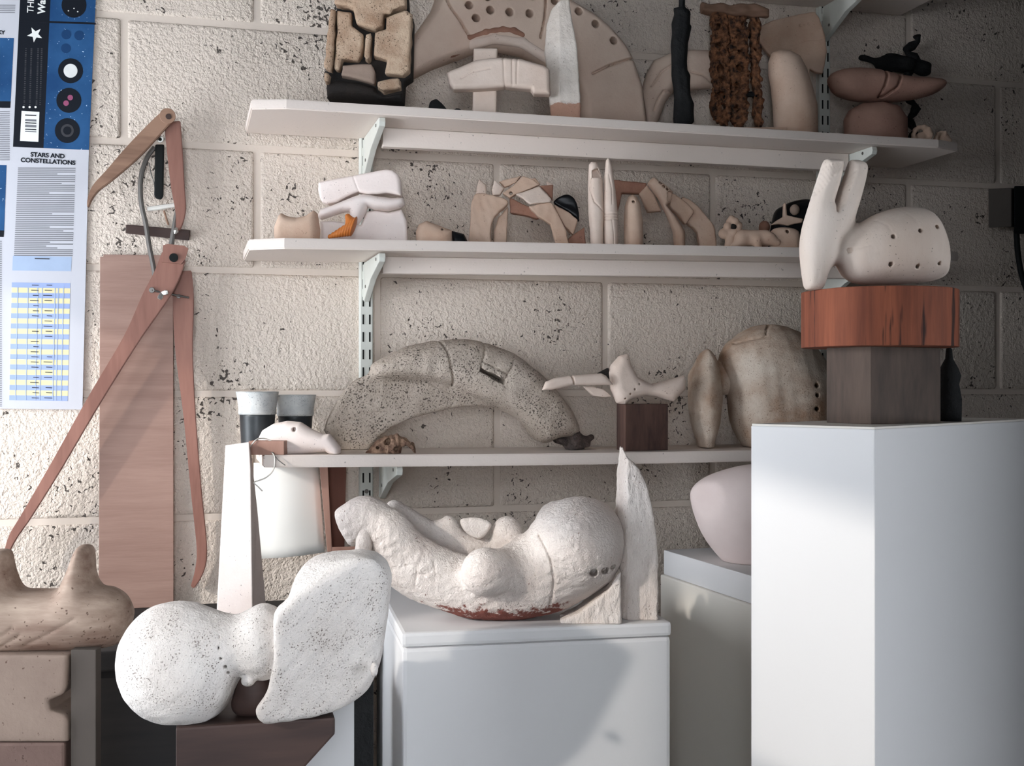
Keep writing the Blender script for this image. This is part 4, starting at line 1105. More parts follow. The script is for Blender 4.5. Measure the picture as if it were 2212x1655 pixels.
# 5 second arch
fr = Fr(1470, s1top, Y=-0.048, ext=edge1)
A = pillow(fr.pts(tr(C5, [(770, 900), (830, 680), (900, 560), (1050, 495), (1250, 462), (1430, 470), (1560, 520), (1640, 640), (1680, 800), (1690, 1100), (1500, 1100), (1470, 900), (1430, 810), (1240, 830), (1120, 800), (1060, 870), (1000, 960), (950, 1100), (840, 1100)])), 0.026, 0.02, 0, 0)
for L in ([(1060, 850), (980, 860), (930, 930), (890, 1040)], [(1080, 610), (960, 690), (870, 820)], [(1220, 690), (1330, 720), (1420, 780)]):
    A = groove(A, fr.pts(tr(C5, L)), 0.0016, 0.004)
solo(sculpt('folded_arch', flat0(A), 0.002, M['arch_top']), fr, 'small folded peach clay arch behind the black post', 'sculpture')
# 6 black post
fr = Fr(1475, s1top, Y=-0.165, ext=edge1)
A = pillow(fr.pts(tr(C5, [(1132, -120), (1188, -120), (1190, 70), (1240, 110), (1235, 230), (1247, 250), (1217, 400), (1207, 650), (1237, 700), (1240, 880), (1270, 960), (1270, 1120), (1080, 1112), (1090, 900), (1067, 680), (1062, 420), (1070, 220), (1090, 130), (1080, 75), (1132, 70)])), 0.017, 0.012, 0, 0)
solo(sculpt('black_post', flat0(rough(A, 0.0009, 200, 2)), 0.0018, M['charred']), fr, 'charred black wooden post reaching above the shelf', 'post')
# 7 burnt lattice on its slab
fr = Fr(1600, s1top, Y=-0.125, ext=edge1)
SLB = 0.014
o = mobj('thin_slab', box_bm((-0.072, -0.035, 0), (0.082, 0.035, SLB), 0.003), M['pale_warm'])
solo(o, fr, 'thin pale slab beneath the burnt orange lattice', 'slab')
fr = Fr(1600, lambda X: s1top(X) + SLB + 0.0003, Y=-0.125, ext=edge1)
T = thing('burnt_lattice', 'crusty burnt orange and black lattice with a charred crossbar', 'sculpture', fr)
q = lambda L: fr.pts(tr(C5, L))
for i, (L, hs) in enumerate((([(1440, 110), (1560, 100), (1590, 500), (1600, 1110), (1480, 1110), (1425, 960), (1440, 800), (1425, 480)], [(1505, 640, 42), (1500, 420, 22), (1515, 890, 48), (1490, 250, 20), (1520, 740, 30), (1540, 990, 20)]),
                            ([(1590, 110), (1740, 110), (1770, 500), (1750, 1110), (1620, 1110), (1600, 600)], [(1680, 640, 34), (1640, 330, 24), (1690, 480, 20), (1660, 800, 34), (1700, 240, 18), (1660, 990, 22)]),
                            ([(1790, 120), (1870, 120), (1880, 500), (1880, 700), (1910, 1110), (1830, 1110), (1810, 800), (1800, 400)], [(1830, 460, 22), (1850, 900, 16)]))):
    A = plate(q(L), 0.013, 0.006, 0.002 * i, 3)
    A = holes(A, [(*fr.p(*tr(C5, [(x, y)])[0]), r / C5[2] * fr.s) for x, y, r in hs], 0.004 + 0.002 * i)
    sculpt('crusty_strip', flat0(rough(rough(A, 0.0035, 190, 20 + i, 9), 0.003, 520, 27 + i, 9)), 0.0014, M['rust'], T)
A = rough(plate(q([(1338, 42), (1560, 55), (1820, 65), (1945, 110), (1945, 170), (1700, 170), (1500, 140), (1335, 118)]), 0.012, 0.004, -0.006), 0.003, 200, 31)
sculpt('crossbar', A, 0.0018, M['oldwood'], T)
for yy in (300, 850):
    A = rough(plate(q([(1540, yy), (1860, yy - 20), (1860, yy + 30), (1540, yy + 50)]), 0.007, 0.003, 0.010), 0.003, 200, yy)
    sculpt('tie_bar', A, 0.002, M['charred'], T)
# 8 rounded cylinder and fan blade
fr = Fr(1712, s1top, Y=-0.150, ext=edge1)
A = pillow(fr.pts(tr(C6, [(150, 500), (175, 430), (230, 405), (310, 408), (400, 455), (455, 560), (500, 700), (540, 850), (548, 1060), (205, 1050), (185, 850), (170, 700), (150, 600)])), 0.040, 0.042, 0, 0)
solo(sculpt('rounded_column', flat0(A), 0.0022, M['pale_warm']), fr, 'smooth rounded pale clay column standing beside the burnt lattice', 'sculpture')
fr = Fr(1725, s1top, Y=-0.055, ext=edge1)
A = plate(fr.pts(tr(C6, [(20, 240), (180, 165), (400, 112), (522, 90), (560, 140), (605, 280), (620, 420), (600, 530), (582, 600), (525, 588), (480, 560), (460, 1060), (200, 1060), (180, 480), (60, 330)])), 0.008, 0.004, 0, 0, 0.0, 0.05)
A = holes(A, [(*fr.p(*tr(C6, [(x, y)])[0]), 2.4 * fr.s) for x, y in ((405, 208), (440, 200), (473, 195))], 0.0)
A = groove(A, fr.pts(tr(C6, [(330, 370), (450, 330), (600, 320)])), 0.001, 0.001)
solo(sculpt('fan_blade', flat0(A), 0.0018, M['pale_warm']), fr, 'pale fan-shaped clay blade with three pinholes behind the rounded column', 'sculpture')
# 9 stacked boat on dome
fr = Fr(1893, s1top, Y=-0.128, ext=edge1)
A = pillow(fr.pts(tr(C6, [(762, 960), (800, 890), (900, 838), (1060, 826), (1190, 860), (1260, 960), (1265, 1100), (775, 1095)])), 0.055, 0.05, 0, 0)
A = flat0(A); dome_top = fr.z(tr(C6, [(0, 826)])[0][1])
solo(sculpt('dome_form', A, 0.0022, M['terra']), fr, 'rounded clay dome supporting the banded boat form', 'sculpture')
fr2 = Fr(1910, fr.base + dome_top + 0.0003, Y=-0.128)
A = pillow([fr2.p(x, y) for x, y in tr(C6, [(630, 650), (670, 590), (800, 556), (1000, 562), (1180, 605), (1320, 625), (1480, 635), (1560, 655), (1570, 700), (1480, 760), (1330, 800), (1150, 822), (1000, 824), (820, 806), (690, 755)])], 0.042, 0.028)
A = groove(A, [fr2.p(x, y) for x, y in tr(C6, [(1062, 560), (1065, 640), (1040, 730), (1010, 800)])], 0.0018, 0.006, ymax=0.01)
A = groove(A, [fr2.p(x, y) for x, y in tr(C6, [(1172, 590), (1175, 650), (1140, 740), (1060, 795), (1020, 800)])], 0.0018, 0.006, ymax=0.01)
solo(sculpt('boat_form', flat0(A, 0.0), 0.002, M['terra']), fr2, 'banded clay boat form lying across the rounded dome', 'sculpture')
fr = Fr(1985, s1top, Y=-0.045)
T = thing('dried_twig', 'dark twisted dried twig with curled head behind the boat form', 'twig', fr)
tw = [(1960 + 14 * math.sin(i * 1.15) * (0.4 + 0.6 * i / 24) + 10, 300 - i * 9.2) for i in range(25)]
mobj('stem', tube_bm([(fr.x(x), 0.006 * math.cos(i * 1.15), max(fr.z(y), 0.003)) for i, (x, y) in enumerate(tw)], [0.008 + 0.003 * math.sin(i * 2.1) for i in range(25)], 9), M['charred'], T, True)
A = uns([ell((fr.x(a), -0.005 + 0.01 * (i % 2), fr.z(b)), (0.026 - 0.002 * i, 0.016, 0.016)) for i, (a, b) in enumerate(((1910, 138), (1935, 132), (1955, 142), (1995, 148)))], 0.01)
A = un(A, caps((fr.x(1862), 0, fr.z(124)), (fr.x(1900), 0, fr.z(136)), 0.005, 0.009), 0.006)
sculpt('curled_head', rough(A, 0.004, 180, 5), 0.002, M['charred'], T)
for i, (x, lab, rr) in enumerate(((1992, 'small pale ring-shaped shell on the shelf beside the dome', 0.017), (2037, 'small torn brownish shell near the shelf end', 0.013))):
    fr = Fr(x, s1top, Y=-0.165)
    ring = [caps((rr * math.cos(a), 0, rr + rr * math.sin(a)), (rr * math.cos(a + 0.55), 0.003, rr + rr * math.sin(a + 0.55)), 0.0042 + 0.002 * math.sin(a * 2 + i), 0.0045) for a in np.arange(0.2 + i, 6.2 - 1.2 * i, 0.55)]
    A = uns(ring, 0.003); A = un(A, ell((0.004, 0.008, 0.012), (0.015, 0.006, 0.014)), 0.004)
    solo(sculpt('shell', flat0(rough(A, 0.0012, 320, i)), 0.0012, M['pale_warm']), fr, lab, 'shell')
# far wall box
t, add = wthing('wall_box', 'grey box fixed to the wall with a black cable hanging from it', 'wall box', 2165, 492, -0.01)
add('housing', prism_bm([W(x, y, -0.05) for x, y in ((2135, 408), (2185, 406), (2185, 490), (2135, 492))], [W(x, y, -0.0013) for x, y in ((2142, 408), (2195, 406), (2195, 490), (2142, 492))], 0.002), M['housing'])
add('side_switch', prism_bm([W(x, y, -0.055) for x, y in ((2190.5, 402), (2225, 402), (2225, 505), (2190.5, 505))], [W(x, y, -0.0013) for x, y in ((2200.5, 402), (2235, 402), (2235, 505), (2200.5, 505))], 0.002), M['black'])
add('cable', tube_bm([W(x, y, -0.03) for x, y in cr([(2196, 495), (2198, 540), (2206, 590), (2222, 640), (2240, 700)], 4, False)], 0.006, 8), M['black'], True)

# ------------------------------------------------------------------ second shelf
def F2(px, Y): return Fr(px, lambda X: s2top(X) + 0.0006, Y=Y, ext=edge2, tilt=TILT2)
fr = F2(642, -0.150)
A = pillow(fr.pts(tr(C7, [(385, 650), (420, 560), (445, 532), (500, 562), (580, 577), (660, 562), (735, 512), (765, 540), (785, 680), (770, 745), (395, 745), (380, 700)])), 0.022, 0.014, 0, 0)
solo(sculpt('saddle_form', flat0(A), 0.0016, M['pale_warm']), fr, 'tan clay saddle form with a scooped top beside the pale slab sculpture', 'sculpture')
fr = F2(790, -0.130)
T = thing('slab_sculpture', 'pale pinkish sculpture of two slabs gripping a twisted limb', 'sculpture', fr)
q = lambda L: fr.pts(tr(C7, L))
A = plate(q([(785, 262), (1050, 215), (1380, 157), (1440, 165), (1485, 200), (1505, 250), (1510, 392), (1440, 375), (1380, 366), (1300, 376), (1220, 377), (1130, 352), (1040, 390), (950, 440), (860, 457), (815, 440), (795, 400), (780, 330)]), 0.018, 0.006, 0.004)
A = groove(A, q([(1090, 210), (1110, 270), (1140, 350)]), 0.001, 0.0012)
sculpt('upper_slab', A, 0.0016, M['white_smooth'], T)
A = pillow(q([(775, 560), (800, 500), (900, 470), (1000, 430), (1100, 392), (1180, 372), (1300, 392), (1430, 412), (1530, 407), (1545, 470), (1500, 500), (1400, 525), (1280, 515), (1215, 490), (1185, 560), (1130, 640), (1080, 620), (1055, 560), (1060, 530), (1000, 530), (900, 562), (800, 595)]), 0.022, 0.014, -0.006, 0)
sculpt('twisted_limb', A, 0.0016, M['white_smooth'], T)
A = plate(q([(790, 602), (900, 602), (1060, 622), (1150, 640), (1200, 520), (1280, 512), (1400, 532), (1510, 507), (1550, 600), (1567, 770), (790, 750)]), 0.014, 0.006, 0.008)
sculpt('lower_slab', flat0(A), 0.0016, M['white_smooth'], T)
fr = F2(740, -0.172)
tip = np.array((fr.x(712), 0.0, 0.007)); big = np.array((fr.x(764), 0.0, fr.z(492)))
L = []
for i in range(9):
    f_ = i / 8; r = 0.004 + 0.014 * f_
    L.append(ell(tuple(tip + (big - tip) * f_ + np.array((0, 0, 0.002))), (0.0030, r, r), Matrix.Rotation(0.35, 3, 'Y')))
A = un(uns(L, 0.0016), caps((fr.x(757), 0, fr.z(478)), (fr.x(752), 0, fr.z(468)), 0.008, 0.005), 0.004)
solo(sculpt('spiral_shell', flat0(A), 0.0011, M['orange']), fr, 'bright orange ridged spiral shell leaning before the pale slab sculpture', 'shell')
fr = F2(950, -0.150)
T = thing('cone_form', 'tan egg-shaped clay cone with a black pointed end lying on the shelf', 'sculpture', fr)
A = pillow(fr.pts(tr(C7, [(1632, 700), (1660, 632), (1730, 602), (1830, 642), (1955, 692), (1965, 772), (1640, 770)])), 0.022, 0.018, 0, 0)
A = holes(A, [(*fr.p(*tr(C7, [(1870, 690)])[0]), 2.6 * fr.s)], 0.0)
sculpt('egg_end', flat0(A), 0.0014, M['pale_warm'], T)
A = pillow(fr.pts(tr(C7, [(1952, 692), (2060, 722), (2180, 790), (2180, 800), (1960, 785)])), 0.014, 0.012, 0, 0)
sculpt('black_tip', flat0(A), 0.0016, M['glossblack'], T)
# shard arch
fr = F2(1135, -0.125)
T = thing('shard_arch', 'ruined arch built of torn tan clay shards', 'sculpture', fr)
q = lambda L: fr.pts(tr(C8, L))
SHD = [('pale_warm', [(138, 560), (172, 352), (300, 346), (440, 402), (340, 510), (300, 600), (285, 715), (130, 715)], -0.014, 0.010, 4, 0.1, 0),
       ('pale_warm', [(438, 425), (412, 720), (308, 720), (325, 620), (360, 520)], 0.0, 0.008, 0, 0, 0),
       ('pale', [(192, 262), (210, 212), (265, 252), (268, 352), (184, 332)], 0.0, 0.006, 0, 0.2, 0),
       ('pale', [(310, 300), (335, 228), (412, 290), (372, 345), (320, 352)], -0.012, 0.006, 0, 0.3, 0),
       ('pale_warm', [(368, 232), (430, 215), (545, 185), (505, 242), (412, 285)], -0.004, 0.006, 0, 0, 0.4),
       ('pale_warm', [(392, 332), (470, 280), (560, 188), (640, 220), (690, 265), (500, 345), (452, 375)], -0.008, 0.008, 0, 0, 0.4),
       ('pale', [(498, 345), (692, 282), (780, 388), (770, 412), (612, 432)], -0.020, 0.006, 0, 0.1, 0.5),
       ('pale_warm', [(600, 218), (660, 205), (700, 262), (640, 250)], -0.002, 0.006, 0, 0, 0.3),
       ('rustclay', [(690, 272), (798, 262), (792, 390), (752, 332)], -0.004, 0.007, 0, 0.3, 0),
       ('pale', [(742, 222), (798, 252), (798, 292), (752, 282)], 0.004, 0.005, 0, 0, 0),
       ('rustclay', [(452, 362), (600, 432), (705, 525), (662, 532), (560, 500), (455, 482)], 0.0, 0.012, 0, 0, 0),
       ('pale_warm', [(598, 442), (700, 420), (782, 412), (832, 502), (890, 620), (945, 735), (850, 728), (770, 585), (665, 520)], -0.014, 0.009, 0, 0.1, 0),
       ('pale_warm', [(802, 425), (900, 470), (992, 545), (952, 665), (890, 600), (830, 500)], 0.0, 0.010, 0, 0.2, 0),
       ('glossblack', [(806, 385), (850, 352), (920, 337), (985, 400), (1004, 545), (970, 520), (900, 465), (812, 412)], 0.008, 0.008, 3, 0, 0),
       ('rustclay', [(950, 662), (1042, 602), (1062, 728), (948, 728), (900, 700)], 0.004, 0.010, 0, 0, 0)]
for i, (m, L, y0, hf, sm, sx, sz) in enumerate(SHD):
    A = rough(plate(q(L), hf, 0.0025, y0, sm, sx, sz), 0.0007, 300, 40 + i)
    if i == 5: A = holes(A, [(*fr.p(*tr(C8, [(462, 335)])[0]), 4.0 * fr.s)], 0.01)
    sculpt('shard', flat0(A), 0.0015, M[m], T)
# standing tusks
fr = F2(1290, -0.160)
A = pillow(fr.pts(tr(C8, [(1085, 95), (1105, 72), (1145, 76), (1170, 140), (1192, 210), (1200, 470), (1195, 600), (1187, 735), (1100, 735), (1085, 600), (1075, 480), (1075, 290)])), 0.017, 0.012, 0, 0)
A = sub(A, plate(fr.pts(tr(C8, [(1106, 150), (1150, 130), (1190, 208), (1106, 208)])), 0.02, 0.002, -0.018, 0), 0.001)
A = groove(A, fr.pts(tr(C8, [(1100, 212), (1090, 300), (1120, 400), (1190, 470)])), 0.0012, 0.002)
solo(sculpt('notched_tusk', flat0(A), 0.0014, M['pale']), fr, 'bone-white notched clay tusk with a flat broken top', 'sculpture')
fr = F2(1319, -0.168)
A = pillow(fr.pts(tr(C8, [(1222, 60), (1240, 40), (1256, 60), (1270, 110), (1295, 300), (1310, 480), (1308, 742), (1205, 738), (1195, 480), (1205, 200)])), 0.016, 0.014, 0, 0)
for yy in (490, 515, 536): A = groove(A, fr.pts(tr(C8, [(1190, yy + 2), (1315, yy)])), 0.0011, 0.002)
A = groove(A, fr.pts(tr(C8, [(1240, 180), (1262, 300), (1260, 420)])), 0.0008, 0.0012)
A = groove(A, fr.pts(tr(C8, [(1258, 540), (1272, 650), (1270, 735)])), 0.0008, 0.0012)
solo(sculpt('ringed_tusk', flat0(A), 0.0013, M['pale']), fr, 'bone-white pointed clay tusk ringed with three scored lines', 'sculpture')
# beam arch with sloping leg
fr = F2(1440, -0.118)
T = thing('beam_arch', 'tan clay arch of straight beams with a long sloping bone-like leg', 'sculpture', fr)
q = lambda L: fr.pts(tr(C8, L))
BM = [('rustclay', [(1285, 205), (1420, 222), (1545, 235), (1545, 322), (1352, 315), (1310, 480), (1300, 735), (1270, 735), (1280, 450)], 0.012, 0.010, 0),
      ('pale_warm', [(1542, 262), (1600, 340), (1655, 470), (1545, 477), (1512, 400), (1480, 332)], -0.004, 0.010, 0),
      ('pale_warm', [(1740, 325), (1830, 380), (1912, 462), (1890, 520), (1845, 570), (1790, 500), (1720, 430)], 0.006, 0.012, 3),
      ('pale_warm', [(1822, 372), (1862, 358), (1950, 420), (2032, 520), (2090, 620), (2092, 745), (1990, 745), (1945, 640), (1855, 545)], 0.014, 0.012, 3)]
for i, (m, L, y0, hf, sm) in enumerate(BM):
    A = plate(q(L), hf, 0.004, y0, sm)
    if i == 3: A = groove(A, q([(2028, 520), (1945, 630)]), 0.0016, 0.005)
    sculpt('beam', flat0(rough(A, 0.0006, 240, 60 + i)), 0.0015, M[m], T)
A = pillow(q([(1540, 257), (1565, 225), (1592, 206), (1670, 260), (1742, 322), (1722, 410), (1690, 432), (1760, 520), (1832, 640), (1835, 755), (1760, 755), (1735, 640), (1690, 520), (1620, 372)]), 0.016, 0.010, -0.018, 0)
A = holes(A, [(*fr.p(*tr(C8, [(x, y)])[0]), r / C8[2] * fr.s) for x, y, r in ((1638, 262, 13), (1662, 290, 14), (1690, 312, 12), (1712, 350, 26), (1706, 385, 20), (1625, 240, 8))], -0.016)
sculpt('sloping_leg', flat0(A), 0.0014, M['pale_warm'], T)
fr = F2(1368, -0.165)
A = pillow(fr.pts(tr(C8, [(1360, 745), (1358, 560), (1365, 430), (1395, 350), (1430, 333), (1465, 355), (1492, 410), (1510, 560), (1500, 745)])), 0.018, 0.016, 0, 0)
A = holes(A, [(*fr.p(*tr(C8, [(1432, 400)])[0]), 3.2 * fr.s)], 0.0)
solo(sculpt('bullet_form', flat0(A), 0.0014, M['pale_warm']), fr, 'rounded tan clay cone with one hole standing inside the beam arch', 'sculpture')
# small figures
fr = F2(1582, -0.150)
T = thing('flower_figure', 'small tan clay ring figure with rounded petals', 'figurine', fr)
q1_ = lambda x, y: fr.p(*tr(D1, [(x, y)])[0])
c_ = q1_(205, 545); L = [ell((c_[0] + 0.011 * math.cos(a), 0.002 * (-1) ** i, c_[1] + 0.011 * math.sin(a)), (0.0075, 0.007, 0.0075)) for i, a in enumerate(np.arange(0.3, 6.3, 0.9))]
A = un(uns(L, 0.003), ell((*q1_(140, 590)[:1], 0, q1_(0, 590)[1]), (0.010, 0.008, 0.010)), 0.004)
A = un(A, ell((q1_(195, 0)[0], 0, q1_(0, 485)[1]), (0.006, 0.006, 0.006)), 0.003)
A = un(A, caps((c_[0] - 0.005, 0, c_[1] - 0.012), (c_[0] - 0.006, 0, 0.003), 0.007, 0.012), 0.005)
sculpt('petal_ring', flat0(A), 0.0012, M['pale_warm'], T)
sculpt('dark_heart', ell((c_[0], -0.003, c_[1]), (0.0062, 0.005, 0.0062)), 0.001, M['stone_dark'], T)
fr = F2(1632, -0.165)
q1_ = lambda x, y: fr.p(*tr(D1, [(x, y)])[0])
A = uns([caps((*[q1_(270, 0)[0]], 0, q1_(0, 620)[1]), (q1_(420, 0)[0], 0, q1_(0, 620)[1]), 0.016, 0.014), caps((q1_(255, 0)[0], -0.006, q1_(0, 640)[1]), (q1_(200, 0)[0], -0.01, 0.004), 0.010, 0.007),
         caps((q1_(365, 0)[0], -0.01, q1_(0, 640)[1]), (q1_(365, 0)[0], -0.014, 0.004), 0.009, 0.007), caps((q1_(300, 0)[0], 0.012, q1_(0, 640)[1]), (q1_(290, 0)[0], 0.014, 0.004), 0.009, 0.007),
         caps((q1_(430, 0)[0], -0.003, q1_(0, 625)[1]), (q1_(500, 0)[0], -0.006, q1_(0, 655)[1]), 0.012, 0.008), ell((q1_(455, 0)[0], -0.012, q1_(0, 618)[1]), (0.006, 0.004, 0.005))], 0.009)
A = holes(A, [(q1_(505, 0)[0], q1_(0, 640)[1], 0.0022)], -0.004)
solo(sculpt('animal_figurine', flat0(A), 0.0013, M['pale_warm']), fr, 'small tan clay crawling animal figurine', 'figurine')
fr = F2(1700, -0.105)
q1_ = lambda x, y: fr.p(*tr(D1, [(x, y)])[0])
T = thing('black_mound', 'glossy black dome figure with a pale star and ball on it', 'figurine', fr)
A = pillow(fr.pts(tr(D1, [(470, 700), (480, 480), (560, 395), (650, 362), (740, 360), (830, 420), (860, 700)])), 0.03, 0.025)
sculpt('dome', flat0(A), 0.0018, M['glossblack'], T)
st_ = [(440, 545), (480, 515), (525, 490), (530, 400), (545, 392), (553, 480), (600, 492), (660, 505), (655, 532), (600, 540), (560, 552), (500, 540)]
sculpt('star', plate(fr.pts(tr(D1, st_)), 0.006, 0.003, -0.030), 0.0012, M['pale_warm'], T)
sculpt('ball', ell((q1_(608, 0)[0], -0.030, q1_(0, 442)[1]), (0.0095, 0.0095, 0.0105)), 0.0012, M['pillar'], T)
fr = F2(1697, -0.175)
q1_ = lambda x, y: fr.p(*tr(D1, [(x, y)])[0])
A = pillow(fr.pts(tr(D1, [(470, 700), (462, 620), (480, 560), (560, 548), (640, 565), (665, 620), (660, 700)])), 0.014, 0.013)
A = holes(A, [(*q1_(570, 582), 0.0035)], 0.004)
solo(sculpt('round_pot', flat0(A), 0.0014, M['pale_warm']), fr, 'tiny rounded clay pot with a dark hole before the black dome', 'pot')
fr = F2(1652, -0.090)
A = un(ell((0, 0, 0.052), (0.011, 0.011, 0.013)), caps((0, 0, 0.004), (0, 0, 0.05), 0.008, 0.005), 0.006)
solo(sculpt('knob_figure', flat0(A), 0.0014, M['rustclay']), fr, 'small reddish clay knob on a stalk behind the animal figurine', 'figurine')

# ------------------------------------------------------------------ sagging shelf
def F3(px, Y): return Fr(px, s3top, Y=Y)
for px, Y, w, lab, top in ((556, -0.108, 0.0355, 'dark glazed tapered cup with speckled pale rim nearest the shelf end', 846), (638, -0.058, 0.0355, 'dark glazed tapered cup with speckled pale rim behind the white whale form', 853)):
    fr = F3(px, Y); H = fr.z(top)
    T = thing('cup', lab, 'cup', fr)
    r0 = 0.0275
    rr = lambda z: r0 + (w - r0) * (z / H) ** 1.5 * 0.75
    zc_ = H * 0.66
    mobj('cup_body', lathe_bm([(r0 - 0.002, 0), (r0, 0.002)] + [(rr(zc_ * i / 8), zc_ * i / 8) for i in range(1, 9)]), M['cup_dark'], T, True)
    prof = [(rr(zc_) + 0.0012, zc_ - 0.004), (rr(zc_) + 0.0018, zc_)] + [(rr(zc_) + 0.0012 + (w - rr(zc_)) * (i / 8) ** 1.6, zc_ + (H - zc_) * i / 8) for i in range(1, 9)] + [(w - 0.003, H - 0.001), (rr(zc_) - 0.003, zc_ + 0.003)]
    mobj('glazed_rim', lathe_bm(prof), M['cup_rim'], T, True)
fr = F3(650, -0.172)
A = pillow(fr.pts(tr(D2, [(405, 1010), (440, 940), (540, 880), (660, 857), (780, 868), (880, 932), (980, 977), (1035, 972), (1085, 1030), (1130, 1090), (1135, 1190), (1085, 1190), (1000, 1130), (900, 1140), (800, 1160), (640, 1175), (430, 1175), (405, 1090)])), 0.024, 0.020, 0, 0)
A = holes(A, [(*fr.p(*tr(D2, [(737, 930)])[0]), 4.6 * fr.s)], 0.0)
solo(sculpt('whale_form', flat0(A), 0.0015, M['white_smooth']), fr, 'smooth white whale-shaped clay form with an eye hole', 'sculpture')
fr = F3(580, -0.195)
T = thing('wood_offcut', 'small brown wooden offcut tied with white string at the shelf end', 'offcut', fr)
mobj('offcut_block', box_bm((fr.x(541), -0.014, 0.0), (fr.x(617), 0.016, fr.z(952)), 0.0012), M['frame'], T)
S_ = lambda L, yo=-0.019: [(fr.x(x), y2, fr.z(y)) for (x, y, y2) in L]
mobj('string', tube_bm(cr(S_([(541, 975, -0.016), (545, 965, -0.017), (555, 952, -0.017), (562, 947, -0.010), (575, 948, -0.002), (588, 954, 0.0)]), 5, False), 0.0011, 6), M['string'], T, True)
mobj('string', tube_bm(cr(S_([(592, 976, -0.018), (600, 985, -0.026), (600, 1003, -0.027), (594, 1018, -0.026), (580, 1030, -0.025), (565, 1036, -0.025), (556, 1040, -0.026), (566, 1050, -0.026), (574, 1058, -0.026)]), 5, False), 0.0011, 6), M['string'], T, True)
mobj('string', tube_bm(cr(S_([(594, 976, -0.018), (606, 990, -0.0265), (623, 1003, -0.027)]), 5, False), 0.0008, 6), M['steel'], T, True)
# grey stone arch
fr = Fr(960, -0.1212, Y=-0.088, tilt=-0.008, wall=True)
T = thing('stone_arch', 'large grey pitted stoneware arch with a flared foot and a slot', 'sculpture', fr)
q = lambda L: fr.pts(tr(D3, L))
up = pillow(q([(350, 345), (380, 300), (500, 235), (650, 168), (860, 130), (1100, 120), (1300, 170), (1450, 230), (1600, 340), (1700, 430), (1860, 620), (1945, 790), (1900, 850), (1790, 872), (1700, 905), (1640, 895), (1590, 860), (1480, 730), (1360, 665), (1250, 615), (1100, 540), (960, 472), (760, 442), (520, 430), (380, 410)]), 0.046, 0.032, -0.010)
fan = plate(q([(345, 385), (250, 430), (180, 480), (100, 600), (25, 760), (12, 830), (50, 900), (100, 960), (130, 1010), (330, 1010), (430, 880), (540, 790), (700, 722), (850, 680), (1000, 648), (1250, 622), (1100, 540), (960, 470), (760, 430)]), 0.013, 0.006, 0.012, 0, 0.0, -0.25)
A = un(up, fan, 0.012)
A = groove(A, q([(860, 130), (900, 220), (925, 340), (970, 470)]), 0.0014, 0.005)
for L in ([(1200, 140), (1180, 230), (1160, 290), (1260, 340), (1350, 385), (1395, 310), (1420, 240)], [(1155, 300), (1145, 370)], [(1350, 390), (1320, 460)]):
    A = groove(A, q(L), 0.0011, 0.004)
slot_ = plate(q([(1150, 338), (1338, 428), (1318, 462), (1145, 372)]), 0.06, 0.001, -0.06)
A = sub(A, slot_, 0.0)
for L in ([(310, 690), (420, 682), (520, 665)], [(470, 688), (620, 668)], [(60, 765), (330, 735)], [(1020, 490), (1090, 482)], [(760, 440), (880, 500), (1010, 555)], [(1000, 590), (970, 640)]):
    A = groove(A, q(L), 0.0011, 0.0022, ymax=0.2)
A = rough(A, 0.0008, 220, 7)
sculpt('arch_body', flat0(A), 0.0021, M['arch_grey'], T)
A = rough(pillow(q([(1760, 880), (1850, 830), (1930, 800), (2000, 855), (2058, 872), (1995, 950), (1915, 1010), (1830, 940)]), 0.030, 0.02, -0.006), 0.0055, 260, 12, 9)
sculpt('broken_end', flat0(A), 0.0016, M['rubble'], T)['label'] = 'dark crumbled broken end'
# bird skull
fr = F3(842, -0.178)
T = thing('bird_skull', 'small brown hooked bird skull on the sagging shelf before the grey arch', 'skull', fr)
A = pillow(fr.pts(tr(D3, [(300, 1020), (390, 912), (470, 862), (560, 850), (625, 880), (690, 920), (708, 960), (704, 1000), (690, 985), (640, 935), (600, 945), (590, 1020), (400, 1020)])), 0.014, 0.012, 0, 0)
A = holes(A, [(*fr.p(*tr(D3, [(495, 905)])[0]), 0.006), (*fr.p(*tr(D3, [(420, 950)])[0]), 0.003), (*fr.p(*tr(D3, [(555, 960)])[0]), 0.0035)], 0.002)
A = rough(A, 0.0018, 420, 3, 9)
sculpt('cranium', flat0(A), 0.0011, M['skull'], T)
mobj('beak_tip', tube_bm([(fr.x(884), 0, fr.z(957)), (fr.x(893), 0, fr.z(963)), (fr.x(896), 0, 0.002)], [0.003, 0.003, 0.001], 8), M['pale_warm'], T, True)
# bone form on a timber stand
fr = F3(1385, -0.160)
zt = fr.z(873)
def fp(px, dz): return c2w((px - CX) / FPX * (fr.Z + dz), fr.Z + dz)
o = mobj('timber_stand', foot_bm([fp(1351, -0.03), fp(1443, 0.005), fp(1420, 0.06), fp(1332, 0.02)], fr.loc.z + 0.0005, fr.loc.z + zt, 0.001), M['column'])
o.data.materials.clear(); o.data.materials.append(wood('red_brown_stand', (104, 78, 68), (70, 52, 48), 'Z', 20, 0.2, 0.7, 0.2))
tag(recenter(o), 'red-brown timber block holding up the bone-like form', 'timber block')
fr = Fr(1385, fr.base + zt + 0.0004, Y=-0.160, wall=True)
T = thing('bone_form', 'cream bone-like saddle sculpture with a row of dots on a timber block', 'sculpture', fr)
q = lambda L: [fr.p(*w) for w in tr(D4, L)]
A = pillow(q([(690, 500), (712, 430), (780, 352), (848, 332), (862, 370), (872, 420), (930, 530), (1050, 590), (1150, 570), (1330, 517), (1340, 560), (1335, 640), (1240, 742), (1170, 725), (1100, 702), (1000, 690), (880, 722), (820, 770), (760, 752), (712, 640)]), 0.020, 0.016, 0.0, 0)
A = holes(A, [(*q([(x, y)])[0], 2.2 * fr.s) for x, y in ((920, 592), (882, 636), (845, 675), (806, 714))], -0.006)
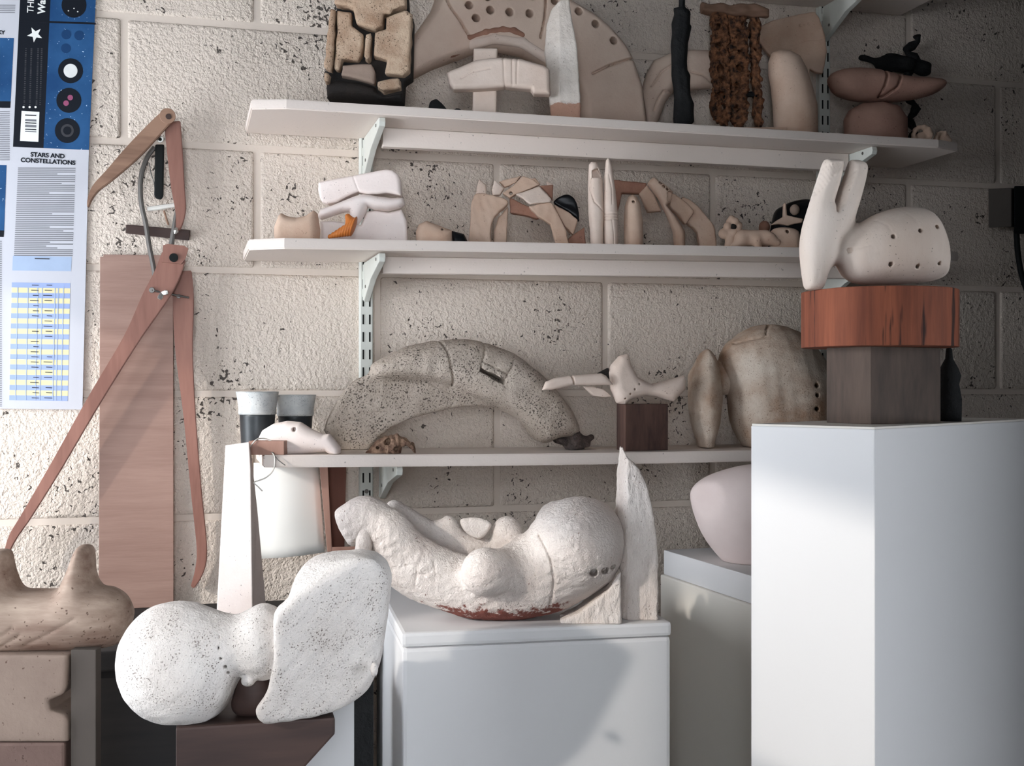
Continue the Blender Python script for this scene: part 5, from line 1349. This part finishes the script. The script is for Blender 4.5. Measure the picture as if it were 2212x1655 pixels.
A = un(A, caps((0.0 + fr.x(1345), 0, 0.004), (fr.x(1345), 0, 0.02), 0.006, 0.008), 0.006)
sculpt('saddle', flat0(A), 0.0015, M['pale'], T)
A = pillow(q([(100, 642), (130, 572), (200, 542), (340, 520), (600, 500), (640, 520), (705, 600), (480, 602), (350, 602), (180, 642)]), 0.008, 0.007, -0.016, 0)
A = groove(A, q([(345, 515), (368, 608)]), 0.0012, 0.005, front=False)
sculpt('beak_shard', A, 0.0013, M['pale'], T)
sculpt('dark_shard', plate(q([(600, 500), (692, 452), (700, 600)]), 0.005, 0.001, 0.004), 0.0012, M['stone_dark'], T)
sculpt('lower_shard', plate(q([(480, 612), (560, 612), (650, 640), (720, 700), (640, 704), (560, 690)]), 0.006, 0.002, 0.004), 0.0013, M['pale'], T)
# bell vessel
fr = Fr(1640, s3top(1.235) + 0.0003, Y=-0.115)
T = thing('bell_vessel', 'toasted stoneware bell vessel with an upright lens-shaped disc', 'vessel', fr)
body = pillow(fr.pts([(1552, 790), (1562, 752), (1590, 725), (1625, 706), (1680, 702), (1735, 725), (1785, 785), (1810, 860), (1800, 940), (1770, 1000), (1640, 1000), (1600, 955), (1578, 910), (1570, 850)]), 0.085, 0.075, 0.0)
A = body
A = groove(A, fr.pts(tr(D5, [(300, 436), (390, 412), (485, 395), (500, 350), (540, 305)])), 0.0015, 0.004)
A = holes(A, [(*fr.p(*tr(D5, [(x, y)])[0]), 4.6 * fr.s) for x, y in ((793, 704), (793, 764), (790, 850))], -0.03)
sculpt('bell_body', flat0(rough(A, 0.0007, 200, 3)), 0.0023, M['vessel'], T)
lens = fr.pts(tr(D4, [(1510, 296), (1560, 330), (1600, 420), (1625, 560), (1638, 700), (1620, 900), (1575, 1080), (1540, 1190), (1470, 1190), (1420, 1050), (1375, 880), (1358, 700), (1372, 560), (1410, 430), (1455, 340)]))
A = pillow(lens, 0.070, 0.032, -0.02)
A = un(A, caps((fr.x(1520), 0.0, fr.z(820)), (fr.x(1600), 0.0, fr.z(810)), 0.028, 0.04), 0.012)
sculpt('lens_disc', flat0(rough(A, 0.0006, 240, 4)), 0.0021, M['vessel'], T)
